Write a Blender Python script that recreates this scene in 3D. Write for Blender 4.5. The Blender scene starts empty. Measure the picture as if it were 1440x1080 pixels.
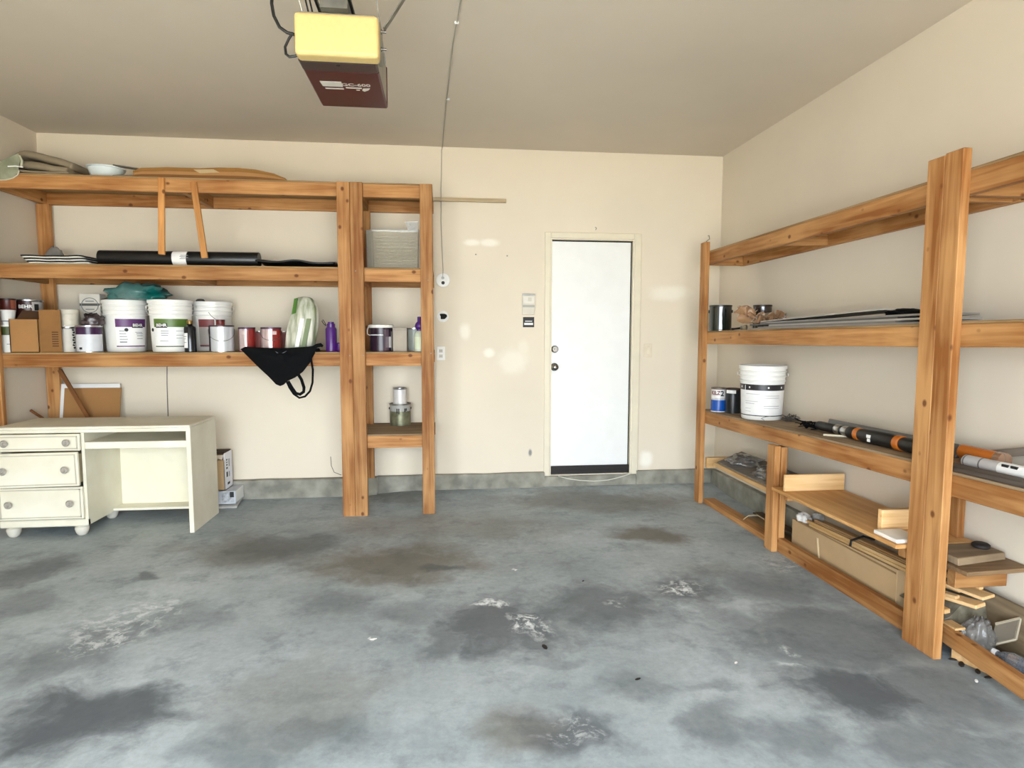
import bpy, math, random
from mathutils import Vector, Matrix, noise
random.seed(7)
PI = math.pi
S = bpy.context.scene
COL = S.collection

# ------------------------------------------------------------------ camera
F_PX, PITCH, YAW, ROLL, CAM_H = 868.4, .0832, .1121, .0014, 1.3495
cam_d = bpy.data.cameras.new('camera'); cam = bpy.data.objects.new('camera', cam_d); COL.objects.link(cam)
cam_d.sensor_fit = 'HORIZONTAL'; cam_d.sensor_width = 36; cam_d.lens = F_PX / 1440 * 36; cam_d.clip_start = .02
cam.matrix_world = (Matrix.Translation((0, 0, CAM_H)) @ Matrix.Rotation(-YAW, 4, 'Z')
                    @ Matrix.Rotation(PI / 2 - PITCH, 4, 'X') @ Matrix.Rotation(ROLL, 4, 'Z'))
S.camera = cam

# ------------------------------------------------------------------ world, sun, exposure
w = bpy.data.worlds.new('world'); S.world = w; w.use_nodes = True
bg = w.node_tree.nodes['Background']
bg.inputs[0].default_value = (.80, .90, 1.0, 1); bg.inputs[1].default_value = 12.0
sd = bpy.data.lights.new('sun', 'SUN'); sd.energy = 34.0; sd.angle = .01; sd.color = (1, .9, .74)
so = bpy.data.objects.new('sun', sd); COL.objects.link(so)
so.rotation_euler = (math.radians(-14), math.radians(32), 0)       # light travels towards -y: it never enters the garage
pd = bpy.data.lights.new('door_portal', 'AREA'); pd.shape = 'RECTANGLE'; pd.size = 3.8; pd.size_y = 2.15
po = bpy.data.objects.new('door_portal', pd); COL.objects.link(po)
po.location = (-.3, -1.0, 1.085); po.rotation_euler = (PI / 2, 0, 0)
pd.cycles.is_portal = True
vs = S.view_settings
vs.view_transform = 'Standard'; vs.look = 'None'; vs.gamma = 1; vs.use_curve_mapping = False
vs.exposure = 0.52

# ------------------------------------------------------------------ pixel -> point on a known plane
def PX(u, v, x=None, y=None, z=None):
    a, b = u - 720, v - 540
    c, s = math.cos(ROLL), math.sin(ROLL); a, b = c * a + s * b, -s * a + c * b
    X, U, Z = a / F_PX, -b / F_PX, 1.0
    c, s = math.cos(PITCH), math.sin(PITCH); Y = c * Z + s * U; zz = -s * Z + c * U
    c, s = math.cos(YAW), math.sin(YAW); d = Vector((c * X + s * Y, -s * X + c * Y, zz))
    if y is not None: t = y / d.y
    elif x is not None: t = x / d.x
    else: t = (z - CAM_H) / d.z
    return Vector((0, 0, CAM_H)) + d * t
def facing(x, y): return math.atan2(-x, y)                          # turns local -Y towards the room's middle

# ------------------------------------------------------------------ materials
def lin(c):
    if isinstance(c, str): c = tuple(int(c[i:i + 2], 16) for i in (1, 3, 5))
    if max(c) > 1.0: c = tuple(k / 255 for k in c)
    else: return c
    return tuple(k / 12.92 if k <= .04045 else ((k + .055) / 1.055) ** 2.4 for k in c)
MATS = {}
def newmat(name):
    m = bpy.data.materials.new(name); m.use_nodes = True
    nt = m.node_tree; return m, nt, nt.nodes['Principled BSDF']
def N(nt, t, **k):
    n = nt.nodes.new(t)
    for a, b in k.items(): setattr(n, a, b)
    return n
def rgba(c): return (c[0], c[1], c[2], 1)
def mat(name, col, rough=.55, metal=0., var=.12, scale=9., bump=0., col2=None, spec=.5, stretch=(1, 1, 1), detail=4.):
    if name in MATS: return MATS[name]
    m, nt, b = newmat(name); c = lin(col)
    c2 = lin(col2) if col2 else tuple(k * (1 - var) for k in c)
    tc = N(nt, 'ShaderNodeTexCoord'); mp = N(nt, 'ShaderNodeMapping'); mp.inputs['Scale'].default_value = stretch
    no = N(nt, 'ShaderNodeTexNoise'); no.inputs['Scale'].default_value = scale; no.inputs['Detail'].default_value = detail
    rp = N(nt, 'ShaderNodeValToRGB'); rp.color_ramp.elements[0].position = .35; rp.color_ramp.elements[1].position = .65
    rp.color_ramp.elements[0].color = rgba(c2); rp.color_ramp.elements[1].color = rgba(c)
    L = nt.links.new
    L(tc.outputs['Object'], mp.inputs[0]); L(mp.outputs[0], no.inputs[0]); L(no.outputs[0], rp.inputs[0]); L(rp.outputs[0], b.inputs['Base Color'])
    b.inputs['Roughness'].default_value = rough; b.inputs['Metallic'].default_value = metal
    b.inputs['Specular IOR Level'].default_value = spec
    if bump:
        bp = N(nt, 'ShaderNodeBump'); bp.inputs['Strength'].default_value = bump; bp.inputs['Distance'].default_value = .01
        L(no.outputs[0], bp.inputs['Height']); L(bp.outputs[0], b.inputs['Normal'])
    MATS[name] = m; return m
def wood(name, light, dark, knot='#5a2c0c', rough=.6, grain=1.0, knots=True):
    if name in MATS: return MATS[name]
    m, nt, b = newmat(name); L = nt.links.new
    tc = N(nt, 'ShaderNodeTexCoord'); oi = N(nt, 'ShaderNodeObjectInfo')
    sc = N(nt, 'ShaderNodeVectorMath', operation='SCALE'); sc.inputs[0].default_value = (37, 11, 5)
    L(oi.outputs['Random'], sc.inputs['Scale'])
    ad = N(nt, 'ShaderNodeVectorMath', operation='ADD'); L(tc.outputs['Object'], ad.inputs[0]); L(sc.outputs[0], ad.inputs[1])
    mp = N(nt, 'ShaderNodeMapping'); mp.inputs['Scale'].default_value = (1.6, 26, 26); L(ad.outputs[0], mp.inputs[0])
    n1 = N(nt, 'ShaderNodeTexNoise'); n1.inputs['Scale'].default_value = 1.5 * grain; n1.inputs['Detail'].default_value = 5; n1.inputs['Distortion'].default_value = .6
    L(mp.outputs[0], n1.inputs[0])
    n2 = N(nt, 'ShaderNodeTexNoise'); n2.inputs['Scale'].default_value = 2.2; n2.inputs['Detail'].default_value = 3; L(ad.outputs[0], n2.inputs[0])
    mx = N(nt, 'ShaderNodeMath', operation='ADD'); L(n1.outputs[0], mx.inputs[0]); L(n2.outputs[0], mx.inputs[1])
    rp = N(nt, 'ShaderNodeValToRGB'); e = rp.color_ramp.elements
    e[0].position = .72; e[0].color = rgba(lin(dark)); e[1].position = 1.25; e[1].color = rgba(lin(light))
    hf = N(nt, 'ShaderNodeMapRange'); hf.inputs[1].default_value = .7; hf.inputs[2].default_value = 1.3; L(mx.outputs[0], hf.inputs[0])
    e[0].position = .1; e[1].position = .9; L(hf.outputs[0], rp.inputs[0])
    last = rp.outputs[0]
    hsv = N(nt, 'ShaderNodeHueSaturation'); mr = N(nt, 'ShaderNodeMapRange'); mr.inputs[3].default_value = .84; mr.inputs[4].default_value = 1.14
    L(oi.outputs['Random'], mr.inputs[0]); L(mr.outputs[0], hsv.inputs['Value']); L(last, hsv.inputs['Color']); last = hsv.outputs[0]
    if knots:
        m2 = N(nt, 'ShaderNodeMapping'); m2.inputs['Scale'].default_value = (7.5, 10, 10); L(ad.outputs[0], m2.inputs[0])
        vo = N(nt, 'ShaderNodeTexVoronoi'); vo.inputs['Scale'].default_value = 1.0; L(m2.outputs[0], vo.inputs[0])
        kr = N(nt, 'ShaderNodeMapRange'); kr.inputs[1].default_value = .08; kr.inputs[2].default_value = .15; kr.inputs[3].default_value = .85; kr.inputs[4].default_value = 0
        L(vo.outputs['Distance'], kr.inputs[0])
        mm = N(nt, 'ShaderNodeMixRGB'); L(kr.outputs[0], mm.inputs[0]); L(last, mm.inputs[1]); mm.inputs[2].default_value = rgba(lin(knot)); last = mm.outputs[0]
    L(last, b.inputs['Base Color']); b.inputs['Roughness'].default_value = rough; b.inputs['Specular IOR Level'].default_value = .25
    bp = N(nt, 'ShaderNodeBump'); bp.inputs['Strength'].default_value = .12; bp.inputs['Distance'].default_value = .004
    L(n1.outputs[0], bp.inputs['Height']); L(bp.outputs[0], b.inputs['Normal'])
    MATS[name] = m; return m
def clear(name, tint=(.9, .92, .92), gloss=.25, rough=.12, diff=.0, diffcol=(.8, .8, .8), ior=1.45):
    if name in MATS: return MATS[name]
    m = bpy.data.materials.new(name); m.use_nodes = True; nt = m.node_tree; nt.nodes.clear(); L = nt.links.new
    o = N(nt, 'ShaderNodeOutputMaterial'); t = N(nt, 'ShaderNodeBsdfTransparent'); t.inputs[0].default_value = rgba(tint)
    g = N(nt, 'ShaderNodeBsdfGlossy'); g.inputs['Roughness'].default_value = rough
    d = N(nt, 'ShaderNodeBsdfDiffuse'); d.inputs[0].default_value = rgba(diffcol)
    no = N(nt, 'ShaderNodeTexNoise'); no.inputs['Scale'].default_value = 30.
    mr = N(nt, 'ShaderNodeMapRange'); mr.inputs[3].default_value = diff * .4; mr.inputs[4].default_value = diff * 1.6; L(no.outputs[0], mr.inputs[0])
    m1 = N(nt, 'ShaderNodeMixShader'); L(mr.outputs[0], m1.inputs[0]); L(t.outputs[0], m1.inputs[1]); L(d.outputs[0], m1.inputs[2])
    lw = N(nt, 'ShaderNodeFresnel'); lw.inputs[0].default_value = ior
    ma = N(nt, 'ShaderNodeMath', operation='ADD'); ma.inputs[1].default_value = gloss * .3; L(lw.outputs[0], ma.inputs[0])
    m2 = N(nt, 'ShaderNodeMixShader'); L(ma.outputs[0], m2.inputs[0]); L(m1.outputs[0], m2.inputs[1]); L(g.outputs[0], m2.inputs[2])
    L(m2.outputs[0], o.inputs[0]); MATS[name] = m; return m
def blobs(nt, coord, spots, nscale=6., namt=.5):
    """sum of soft elliptical patches (x, y, rx, ry, angle, strength) broken up by noise; returns a 0..1 socket"""
    L = nt.links.new
    no = N(nt, 'ShaderNodeTexNoise'); no.inputs['Scale'].default_value = nscale; no.inputs['Detail'].default_value = 6; no.inputs['Roughness'].default_value = .65
    L(coord, no.inputs[0])
    off = N(nt, 'ShaderNodeMath', operation='MULTIPLY_ADD'); off.inputs[1].default_value = namt * 2; off.inputs[2].default_value = -namt; L(no.outputs[0], off.inputs[0])
    tot = None
    for (x, y, rx, ry, an, st) in spots:
        sb = N(nt, 'ShaderNodeVectorMath', operation='SUBTRACT'); L(coord, sb.inputs[0]); sb.inputs[1].default_value = (x, y, 0)
        mp = N(nt, 'ShaderNodeMapping', vector_type='TEXTURE'); mp.inputs['Rotation'].default_value = (0, 0, an); mp.inputs['Scale'].default_value = (rx, ry, 1e4)
        L(sb.outputs[0], mp.inputs[0])
        ln = N(nt, 'ShaderNodeVectorMath', operation='LENGTH'); L(mp.outputs[0], ln.inputs[0])
        a = N(nt, 'ShaderNodeMath', operation='ADD'); L(ln.outputs['Value'], a.inputs[0]); L(off.outputs[0], a.inputs[1])
        mr = N(nt, 'ShaderNodeMapRange', interpolation_type='SMOOTHSTEP'); mr.inputs[1].default_value = .35; mr.inputs[2].default_value = 1.15
        mr.inputs[3].default_value = st; mr.inputs[4].default_value = 0; L(a.outputs[0], mr.inputs[0])
        if tot is None: tot = mr.outputs[0]
        else:
            mx = N(nt, 'ShaderNodeMath', operation='MAXIMUM'); L(tot, mx.inputs[0]); L(mr.outputs[0], mx.inputs[1]); tot = mx.outputs[0]
    return tot
def mixc(nt, fac, a, col):
    mm = N(nt, 'ShaderNodeMixRGB'); nt.links.new(fac, mm.inputs[0]); nt.links.new(a, mm.inputs[1]); mm.inputs[2].default_value = rgba(lin(col)); return mm.outputs[0]

WOOD = wood('stud wood', '#bd8c58', '#8a5527')
PLY = wood('plywood', '#a98a62', '#7c603e', knots=False, grain=.5, rough=.8)
DUSTPLY = wood('dusty plywood', '#a48d70', '#74614a', knots=False, grain=.5, rough=.9)
PALEWOOD = wood('pale pine', '#e6c08c', '#c99a60', knots=False, grain=1.3)
DARKWOOD = wood('dark wood', '#8a5a30', '#59351a')
CREAM = mat('cream paint', '#e9e3cc', .5, var=.08, scale=5)
WHITE = mat('white paint', '#f1f1ee', .45, var=.03)
WPLAST = mat('white plastic', '#eeece6', .35, var=.04, scale=4)
METAL = mat('bright tin', '#c4c6c8', .28, 1.0, var=.12, scale=14)
STEEL = mat('grey steel', '#8f8d86', .45, .9, var=.2, scale=18)
CHROME = mat('satin nickel', '#8d8983', .25, 1.0, var=.1)
BLACK = mat('black plastic', '#141414', .45, var=.2)
BLACKCLOTH = mat('black nylon', '#08080a', .85, var=.3, scale=30, bump=.3, spec=.15)
DARK = mat('dark rubber', '#1d1613', .7)
CARD = mat('cardboard', '#a87a48', .85, var=.1, scale=6)
CARD2 = mat('pale cardboard', '#b89a72', .85, var=.12, scale=5)
PAPER = mat('white label paper', '#f0efec', .5, var=.03)
PRINT = mat('dark print', '#202020', .6)
GREYPRINT = mat('grey print', '#8c8f93', .6)
WIRE = mat('thin wire', '#6d6a66', .4, .7)
CLEAR = clear('clear plastic')
FILM = clear('plastic film', (.88, .88, .86), .5, .15, .12)

# ------------------------------------------------------------------ mesh helpers
class MB:
    def __init__(s): s.v = []; s.f = []; s.sm = []
    def add(s, vs, fs, smooth=False):
        o = len(s.v); s.v += [Vector(p) for p in vs]; s.f += [tuple(i + o for i in f) for f in fs]; s.sm += [smooth] * len(fs); return s
    def box(s, lo, hi):
        (a, b, c), (d, e, f) = lo, hi
        return s.add([(a, b, c), (d, b, c), (d, e, c), (a, e, c), (a, b, f), (d, b, f), (d, e, f), (a, e, f)],
                     [(0, 3, 2, 1), (4, 5, 6, 7), (0, 1, 5, 4), (1, 2, 6, 5), (2, 3, 7, 6), (3, 0, 4, 7)])
    def hexa(s, p):                                                  # 8 corners: bottom loop then top loop
        return s.add(p, [(0, 3, 2, 1), (4, 5, 6, 7), (0, 1, 5, 4), (1, 2, 6, 5), (2, 3, 7, 6), (3, 0, 4, 7)])
    def cbox(s, c, d): return s.box([c[i] - d[i] / 2 for i in range(3)], [c[i] + d[i] / 2 for i in range(3)])
    def lathe(s, prof, n=28, c=(0, 0, 0), cap=True):
        vs, fs = [], []
        for r, z in prof:
            for k in range(n):
                a = 2 * PI * k / n; vs.append((c[0] + r * math.cos(a), c[1] + r * math.sin(a), c[2] + z))
        for i in range(len(prof) - 1):
            for k in range(n):
                q = (k + 1) % n; fs.append((i * n + k, i * n + q, (i + 1) * n + q, (i + 1) * n + k))
        s.add(vs, fs, True)
        if cap:
            o = len(s.v) - len(vs)
            s.f.append(tuple(o + k for k in reversed(range(n)))); s.sm.append(False)
            o += (len(prof) - 1) * n; s.f.append(tuple(o + k for k in range(n))); s.sm.append(False)
        return s
    def tube(s, pts, r, n=8, closed=False, flat=None):
        pts = [Vector(p) for p in pts]; m = len(pts); vs, fs = [], []; up = None
        for i, p in enumerate(pts):
            t = (pts[(i + 1) % m] - pts[i - 1]) if closed else (pts[min(i + 1, m - 1)] - pts[max(i - 1, 0)])
            t.normalize()
            if up is None:
                up = Vector((0, 0, 1)) if abs(t.z) < .9 else Vector((1, 0, 0))
            a = t.cross(up)
            if a.length < 1e-6: a = t.orthogonal()
            a.normalize(); b = a.cross(t).normalized(); up = b
            rr = r[i] if isinstance(r, (list, tuple)) else r
            for k in range(n):
                an = 2 * PI * k / n
                if flat: vs.append(p + Vector(flat[0]) * math.cos(an) * flat[1] + t.cross(Vector(flat[0])).normalized() * math.sin(an) * rr)
                else: vs.append(p + a * math.cos(an) * rr + b * math.sin(an) * rr)
        for i in range(m if closed else m - 1):
            for k in range(n):
                q = (k + 1) % n; j = (i + 1) % m; fs.append((i * n + k, j * n + k, j * n + q, i * n + q))
        s.add(vs, fs, True)
        if not closed:
            o = len(s.v) - len(vs)
            s.f.append(tuple(o + k for k in range(n))); s.sm.append(False)
            s.f.append(tuple(o + (m - 1) * n + k for k in reversed(range(n)))); s.sm.append(False)
        return s
    def arc(s, r0, r1, z0, z1, a0, a1, n=12, t=.0007):               # curved label on a (tapered) can; angle 0 = local -Y
        vs, fs = [], []
        for j, (r, z) in enumerate(((r0, z0), (r1, z1), (r1 + t, z1), (r0 + t, z0))):
            for k in range(n + 1):
                a = a0 + (a1 - a0) * k / n; vs.append((r * math.sin(a), -r * math.cos(a), z))
        m = n + 1
        for j in range(4):
            q = (j + 1) % 4
            for k in range(n): fs.append((j * m + k, j * m + k + 1, q * m + k + 1, q * m + k))
        fs.append((0, m, 2 * m, 3 * m)); fs.append((n, 3 * m + n, 2 * m + n, m + n))
        return s.add(vs, fs, True)
    def prism(s, pts, off):                                          # closed outline (list of Vector) swept by off
        n = len(pts); off = Vector(off); pts = [Vector(p) for p in pts]
        return s.add(pts + [p + off for p in pts], [tuple(range(n)), tuple(reversed(range(n, 2 * n)))] + [(i, i + n, (i + 1) % n + n, (i + 1) % n) for i in range(n)])
    def grid(s, fn, nu, nv, smooth=True):
        vs = [fn(i / nu, j / nv) for i in range(nu + 1) for j in range(nv + 1)]; m = nv + 1
        return s.add(vs, [(i * m + j, (i + 1) * m + j, (i + 1) * m + j + 1, i * m + j + 1) for i in range(nu) for j in range(nv)], smooth)
    def build(s, name, m, parent=None, loc=None, rot=None, bevel=0, solid=0, subsurf=0, fixn=True, sharp=38):
        me = bpy.data.meshes.new(name); me.from_pydata([tuple(v) for v in s.v], [], s.f)
        me.polygons.foreach_set('use_smooth', s.sm)
        if fixn:
            import bmesh
            bm = bmesh.new(); bm.from_mesh(me); bmesh.ops.recalc_face_normals(bm, faces=bm.faces); bm.to_mesh(me); bm.free()
        if any(s.sm): me.set_sharp_from_angle(angle=math.radians(sharp))
        me.materials.append(m); me.update()
        o = bpy.data.objects.new(name, me); COL.objects.link(o)
        if parent is not None: o.parent = parent
        if loc is not None: o.location = loc
        if rot is not None: o.rotation_euler = rot
        if solid: md = o.modifiers.new('solid', 'SOLIDIFY'); md.thickness = solid; md.offset = 0
        if bevel: md = o.modifiers.new('bevel', 'BEVEL'); md.width = bevel; md.segments = 1; md.limit_method = 'ANGLE'
        if subsurf: md = o.modifiers.new('sub', 'SUBSURF'); md.levels = subsurf; md.render_levels = subsurf
        return o
def wm(o):
    m = o.matrix_basis.copy()
    if o.parent: m = wm(o.parent) @ o.matrix_parent_inverse @ m
    return m
def attach(o, parent):                                               # parent but stay where it is in the world
    o.parent = parent; o.matrix_parent_inverse = wm(parent).inverted(); return o
def thing(name, label, cat, loc=(0, 0, 0), rz=0, group=None):
    o = bpy.data.objects.new(name, None); COL.objects.link(o); o.empty_display_size = .05
    o.location = loc; o.rotation_euler = (0, 0, rz); tag(o, label, cat, group); return o
def tag(o, label, cat, group=None):
    o['label'] = label; o['category'] = cat
    if group: o['group'] = group
    return o
def struct(o, label=None):
    o['kind'] = 'structure'
    if label: o['label'] = label
    return o
def plank(name, p0, p1, w, t, m, parent=None, wdir=(0, 0, 1), bevel=.0025):
    """a board from p0 to p1 (centre line); w across along wdir, t thick; grain runs along local x"""
    p0, p1 = Vector(p0), Vector(p1); x = (p1 - p0); L = x.length; x.normalize()
    z = Vector(wdir); z = (z - x * z.dot(x)).normalized(); y = z.cross(x)
    o = MB().cbox((0, 0, 0), (L, t, w)).build(name, m, bevel=bevel)
    M = Matrix((x, y, z)).transposed().to_4x4(); M.translation = (p0 + p1) / 2
    o.matrix_basis = M
    if parent is not None: attach(o, parent)
    return o
_fonts = {}
def text_geo(txt, size, bold=0.0):
    k = (txt, bold)
    if k not in _fonts:
        c = bpy.data.curves.new('txt', 'FONT'); c.body = txt; c.size = 1; c.align_x = 'CENTER'; c.align_y = 'CENTER'; c.offset = bold; c.resolution_u = 2
        o = bpy.data.objects.new('txt', c); COL.objects.link(o)
        me = bpy.data.meshes.new_from_object(o.evaluated_get(bpy.context.evaluated_depsgraph_get()))
        _fonts[k] = ([v.co.copy() for v in me.vertices], [tuple(p.vertices) for p in me.polygons])
        bpy.data.objects.remove(o); bpy.data.curves.remove(c); bpy.data.meshes.remove(me)
    vs, fs = _fonts[k]
    return [v * size for v in vs], fs
def lettering(txt, size, m, parent, fn, bold=.02, sx=1.0, name='lettering'):
    vs, fs = text_geo(txt, size, bold)
    return MB().add([fn(v.x * sx, v.y) for v in vs], fs).build(name, m, parent, fixn=False)
def cyl_fn(r, zc, a=0.0, dr=.0014, vertical=False):                  # wraps flat print round a can at angle a from local -Y
    def f(x, y):
        if vertical: x, y = -y, x
        t = a + x / r; rr = r + dr; return (rr * math.sin(t), -rr * math.cos(t), zc + y)
    return f
def nz(p, s=1.0, seed=0): return noise.noise(Vector(p) * s + Vector((seed * 7.3, seed * 3.1, seed)))

# ================================================================== THE ROOM
LV_LOW = 1.207 - .1005                                                # underside of the paint shelf's beams
XL, XR, D, ZC, YF = -3.037, 2.393, 5.177, 2.848, -1.0
def floor_mat():
    m, nt, b = newmat('stained concrete'); L = nt.links.new
    tc = N(nt, 'ShaderNodeTexCoord'); co = tc.outputs['Object']
    wn = N(nt, 'ShaderNodeTexNoise'); wn.inputs['Scale'].default_value = 3.2; wn.inputs['Detail'].default_value = 5; L(co, wn.inputs[0])
    w1 = N(nt, 'ShaderNodeVectorMath', operation='SUBTRACT'); L(wn.outputs['Color'], w1.inputs[0]); w1.inputs[1].default_value = (.5, .5, .5)
    w2 = N(nt, 'ShaderNodeVectorMath', operation='SCALE'); L(w1.outputs[0], w2.inputs[0]); w2.inputs['Scale'].default_value = .42
    w3 = N(nt, 'ShaderNodeVectorMath', operation='ADD'); L(co, w3.inputs[0]); L(w2.outputs[0], w3.inputs[1]); wco = w3.outputs[0]
    n1 = N(nt, 'ShaderNodeTexNoise'); n1.inputs['Scale'].default_value = 1.1; n1.inputs['Detail'].default_value = 8; n1.inputs['Roughness'].default_value = .6; L(co, n1.inputs[0])
    rp = N(nt, 'ShaderNodeValToRGB'); e = rp.color_ramp.elements; e[0].position = .3; e[0].color = rgba(lin('#838d91')); e[1].position = .68; e[1].color = rgba(lin('#b9c2c6')); L(n1.outputs[0], rp.inputs[0])
    n2 = N(nt, 'ShaderNodeTexNoise'); n2.inputs['Scale'].default_value = 26; n2.inputs['Detail'].default_value = 8; n2.inputs['Roughness'].default_value = .75; L(co, n2.inputs[0])
    mr = N(nt, 'ShaderNodeMapRange'); mr.inputs[1].default_value = .3; mr.inputs[2].default_value = .7; mr.inputs[3].default_value = .8; mr.inputs[4].default_value = 1.08; L(n2.outputs[0], mr.inputs[0])
    mu = N(nt, 'ShaderNodeMixRGB', blend_type='MULTIPLY'); mu.inputs[0].default_value = 1; L(rp.outputs[0], mu.inputs[1]); L(mr.outputs[0], mu.inputs[2]); last = mu.outputs[0]
    def W(u, v, ru, rv, st, an=0.0):
        c = PX(u, v, z=0); a = PX(u + ru, v, z=0); q = PX(u, v - rv, z=0); return (c.x, c.y, (a - c).length, (q - c).length, an - .11, st)
    brown = [W(560, 790, 150, 30, .75), W(350, 775, 120, 22, .5), W(920, 752, 70, 14, .8), W(840, 705, 170, 16, .6), W(420, 980, 160, 60, .35), W(730, 1040, 60, 45, .55), W(640, 740, 200, 20, .4), W(1000, 800, 60, 15, .3), W(560, 700, 60, 10, .5)]
    dark = [W(130, 1005, 170, 48, .85), W(55, 800, 60, 22, .65), W(150, 900, 70, 30, .55), W(700, 880, 130, 45, .75), W(850, 850, 120, 34, .65), W(960, 830, 80, 26, .7), W(620, 900, 60, 34, .55),
            W(1210, 975, 130, 40, .8), W(800, 1030, 80, 40, .7), W(1010, 1020, 60, 40, .5), W(1080, 830, 90, 26, .45), W(400, 770, 90, 20, .5), W(215, 808, 20, 6, .6), W(620, 800, 40, 5, .6), W(1330, 1050, 120, 40, .5), W(1020, 870, 60, 20, .4), W(330, 1060, 90, 30, .4), W(30, 850, 60, 20, .4), W(1180, 900, 190, 50, .55), W(1300, 980, 150, 45, .5), W(80, 930, 120, 30, .5), W(480, 850, 80, 24, .4), W(590, 860, 70, 22, .35), W(900, 960, 90, 20, .3), W(250, 870, 70, 20, .35), W(1000, 960, 40, 14, .35), W(760, 930, 60, 10, .3), W(450, 1040, 120, 26, .35), W(1120, 1040, 100, 25, .4)]
    white = [W(690, 850, 24, 9, .95), W(748, 879, 36, 14, .95), W(953, 826, 40, 14, .95), W(170, 880, 70, 36, .6), W(790, 1025, 45, 25, .55), W(870, 845, 22, 7, .5), W(525, 899, 6, 4, 1), W(1115, 920, 14, 9, .6), W(1110, 945, 20, 6, .6), W(725, 802, 3, 2, 1), W(1090, 790, 40, 14, .4)]
    last = mixc(nt, blobs(nt, wco, brown, 5., .55), last, '#5f5646')
    last = mixc(nt, blobs(nt, wco, dark, 7., .6), last, '#3f434a')
    wh = N(nt, 'ShaderNodeTexNoise'); wh.inputs['Scale'].default_value = 19.; wh.inputs['Detail'].default_value = 7; wh.inputs['Roughness'].default_value = .7; L(wco, wh.inputs[0])
    wr = N(nt, 'ShaderNodeMapRange'); wr.inputs[1].default_value = .47; wr.inputs[2].default_value = .6; L(wh.outputs[0], wr.inputs[0])
    wmul = N(nt, 'ShaderNodeMath', operation='MULTIPLY'); L(blobs(nt, wco, white, 12., .6), wmul.inputs[0]); L(wr.outputs[0], wmul.inputs[1])
    last = mixc(nt, wmul.outputs[0], last, '#e6eaec')
    n3 = N(nt, 'ShaderNodeTexNoise'); n3.inputs['Scale'].default_value = 5.; n3.inputs['Detail'].default_value = 10; n3.inputs['Roughness'].default_value = .72; L(co, n3.inputs[0])
    sp = N(nt, 'ShaderNodeMapRange'); sp.inputs[1].default_value = .52; sp.inputs[2].default_value = .72; sp.inputs[3].default_value = 0; sp.inputs[4].default_value = .55; L(n3.outputs[0], sp.inputs[0])
    last = mixc(nt, sp.outputs[0], last, '#565c60')
    L(last, b.inputs['Base Color']); b.inputs['Specular IOR Level'].default_value = .35
    rr = N(nt, 'ShaderNodeMapRange'); rr.inputs[3].default_value = .42; rr.inputs[4].default_value = .75; L(n3.outputs[0], rr.inputs[0]); L(rr.outputs[0], b.inputs['Roughness'])
    bp = N(nt, 'ShaderNodeBump'); bp.inputs['Strength'].default_value = .15; bp.inputs['Distance'].default_value = .01; L(n2.outputs[0], bp.inputs['Height']); L(bp.outputs[0], b.inputs['Normal'])
    return m
def wall_mat(name, col, spots=(), chips=(), plane='xz', spotcol='#f6f0e2'):
    m, nt, b = newmat(name); L = nt.links.new
    tc = N(nt, 'ShaderNodeTexCoord'); co = tc.outputs['Object']
    n1 = N(nt, 'ShaderNodeTexNoise'); n1.inputs['Scale'].default_value = 1.3; n1.inputs['Detail'].default_value = 6; L(co, n1.inputs[0])
    rp = N(nt, 'ShaderNodeValToRGB'); c = lin(col); e = rp.color_ramp.elements; e[0].position = .3; e[1].position = .7
    e[0].color = rgba(tuple(k * .93 for k in c)); e[1].color = rgba(c); L(n1.outputs[0], rp.inputs[0]); last = rp.outputs[0]
    if spots or chips:
        sx = N(nt, 'ShaderNodeSeparateXYZ'); L(co, sx.inputs[0]); cx = N(nt, 'ShaderNodeCombineXYZ'); L(sx.outputs['X'], cx.inputs['X']); L(sx.outputs['Z'], cx.inputs['Y'])
        if spots: last = mixc(nt, blobs(nt, cx.outputs[0], spots, 9., .4), last, spotcol)
        if chips: last = mixc(nt, blobs(nt, cx.outputs[0], chips, 30., .3), last, '#8d8a84')
    L(last, b.inputs['Base Color']); b.inputs['Roughness'].default_value = .7; b.inputs['Specular IOR Level'].default_value = .3
    n2 = N(nt, 'ShaderNodeTexNoise'); n2.inputs['Scale'].default_value = 90; n2.inputs['Detail'].default_value = 3; L(co, n2.inputs[0])
    bp = N(nt, 'ShaderNodeBump'); bp.inputs['Strength'].default_value = .1; bp.inputs['Distance'].default_value = .004; L(n2.outputs[0], bp.inputs['Height']); L(bp.outputs[0], b.inputs['Normal'])
    return m
def wspot(u, v, ru, rv, st):
    c = PX(u, v, y=D); a = PX(u + ru, v, y=D); q = PX(u, v - rv, y=D); return (c.x, c.z, (a - c).length, (q - c).length, 0, st)
WALLC = '#e6dac5'
wall_b = wall_mat('back wall paint', WALLC,
    [wspot(664, 341, 14, 6, .9), wspot(688, 341, 16, 7, .9), wspot(654, 466, 9, 14, .6), wspot(688, 496, 10, 8, .8), wspot(722, 508, 26, 22, .45), wspot(940, 412, 34, 13, .6), wspot(909, 646, 11, 14, 1), wspot(735, 490, 10, 14, .3)],
    [wspot(745.5, 636.5, 3, 6, 1), wspot(756, 683, 8, 4, .5), wspot(944, 680, 6, 3, .5)])
wall_s = wall_mat('side wall paint', '#dfd3c0')
ceil_m = wall_mat('ceiling paint', '#d5c9b7')
conc = mat('curb concrete', '#a09c8e', .8, col2='#77756a', scale=7, bump=.3, detail=8)

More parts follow.
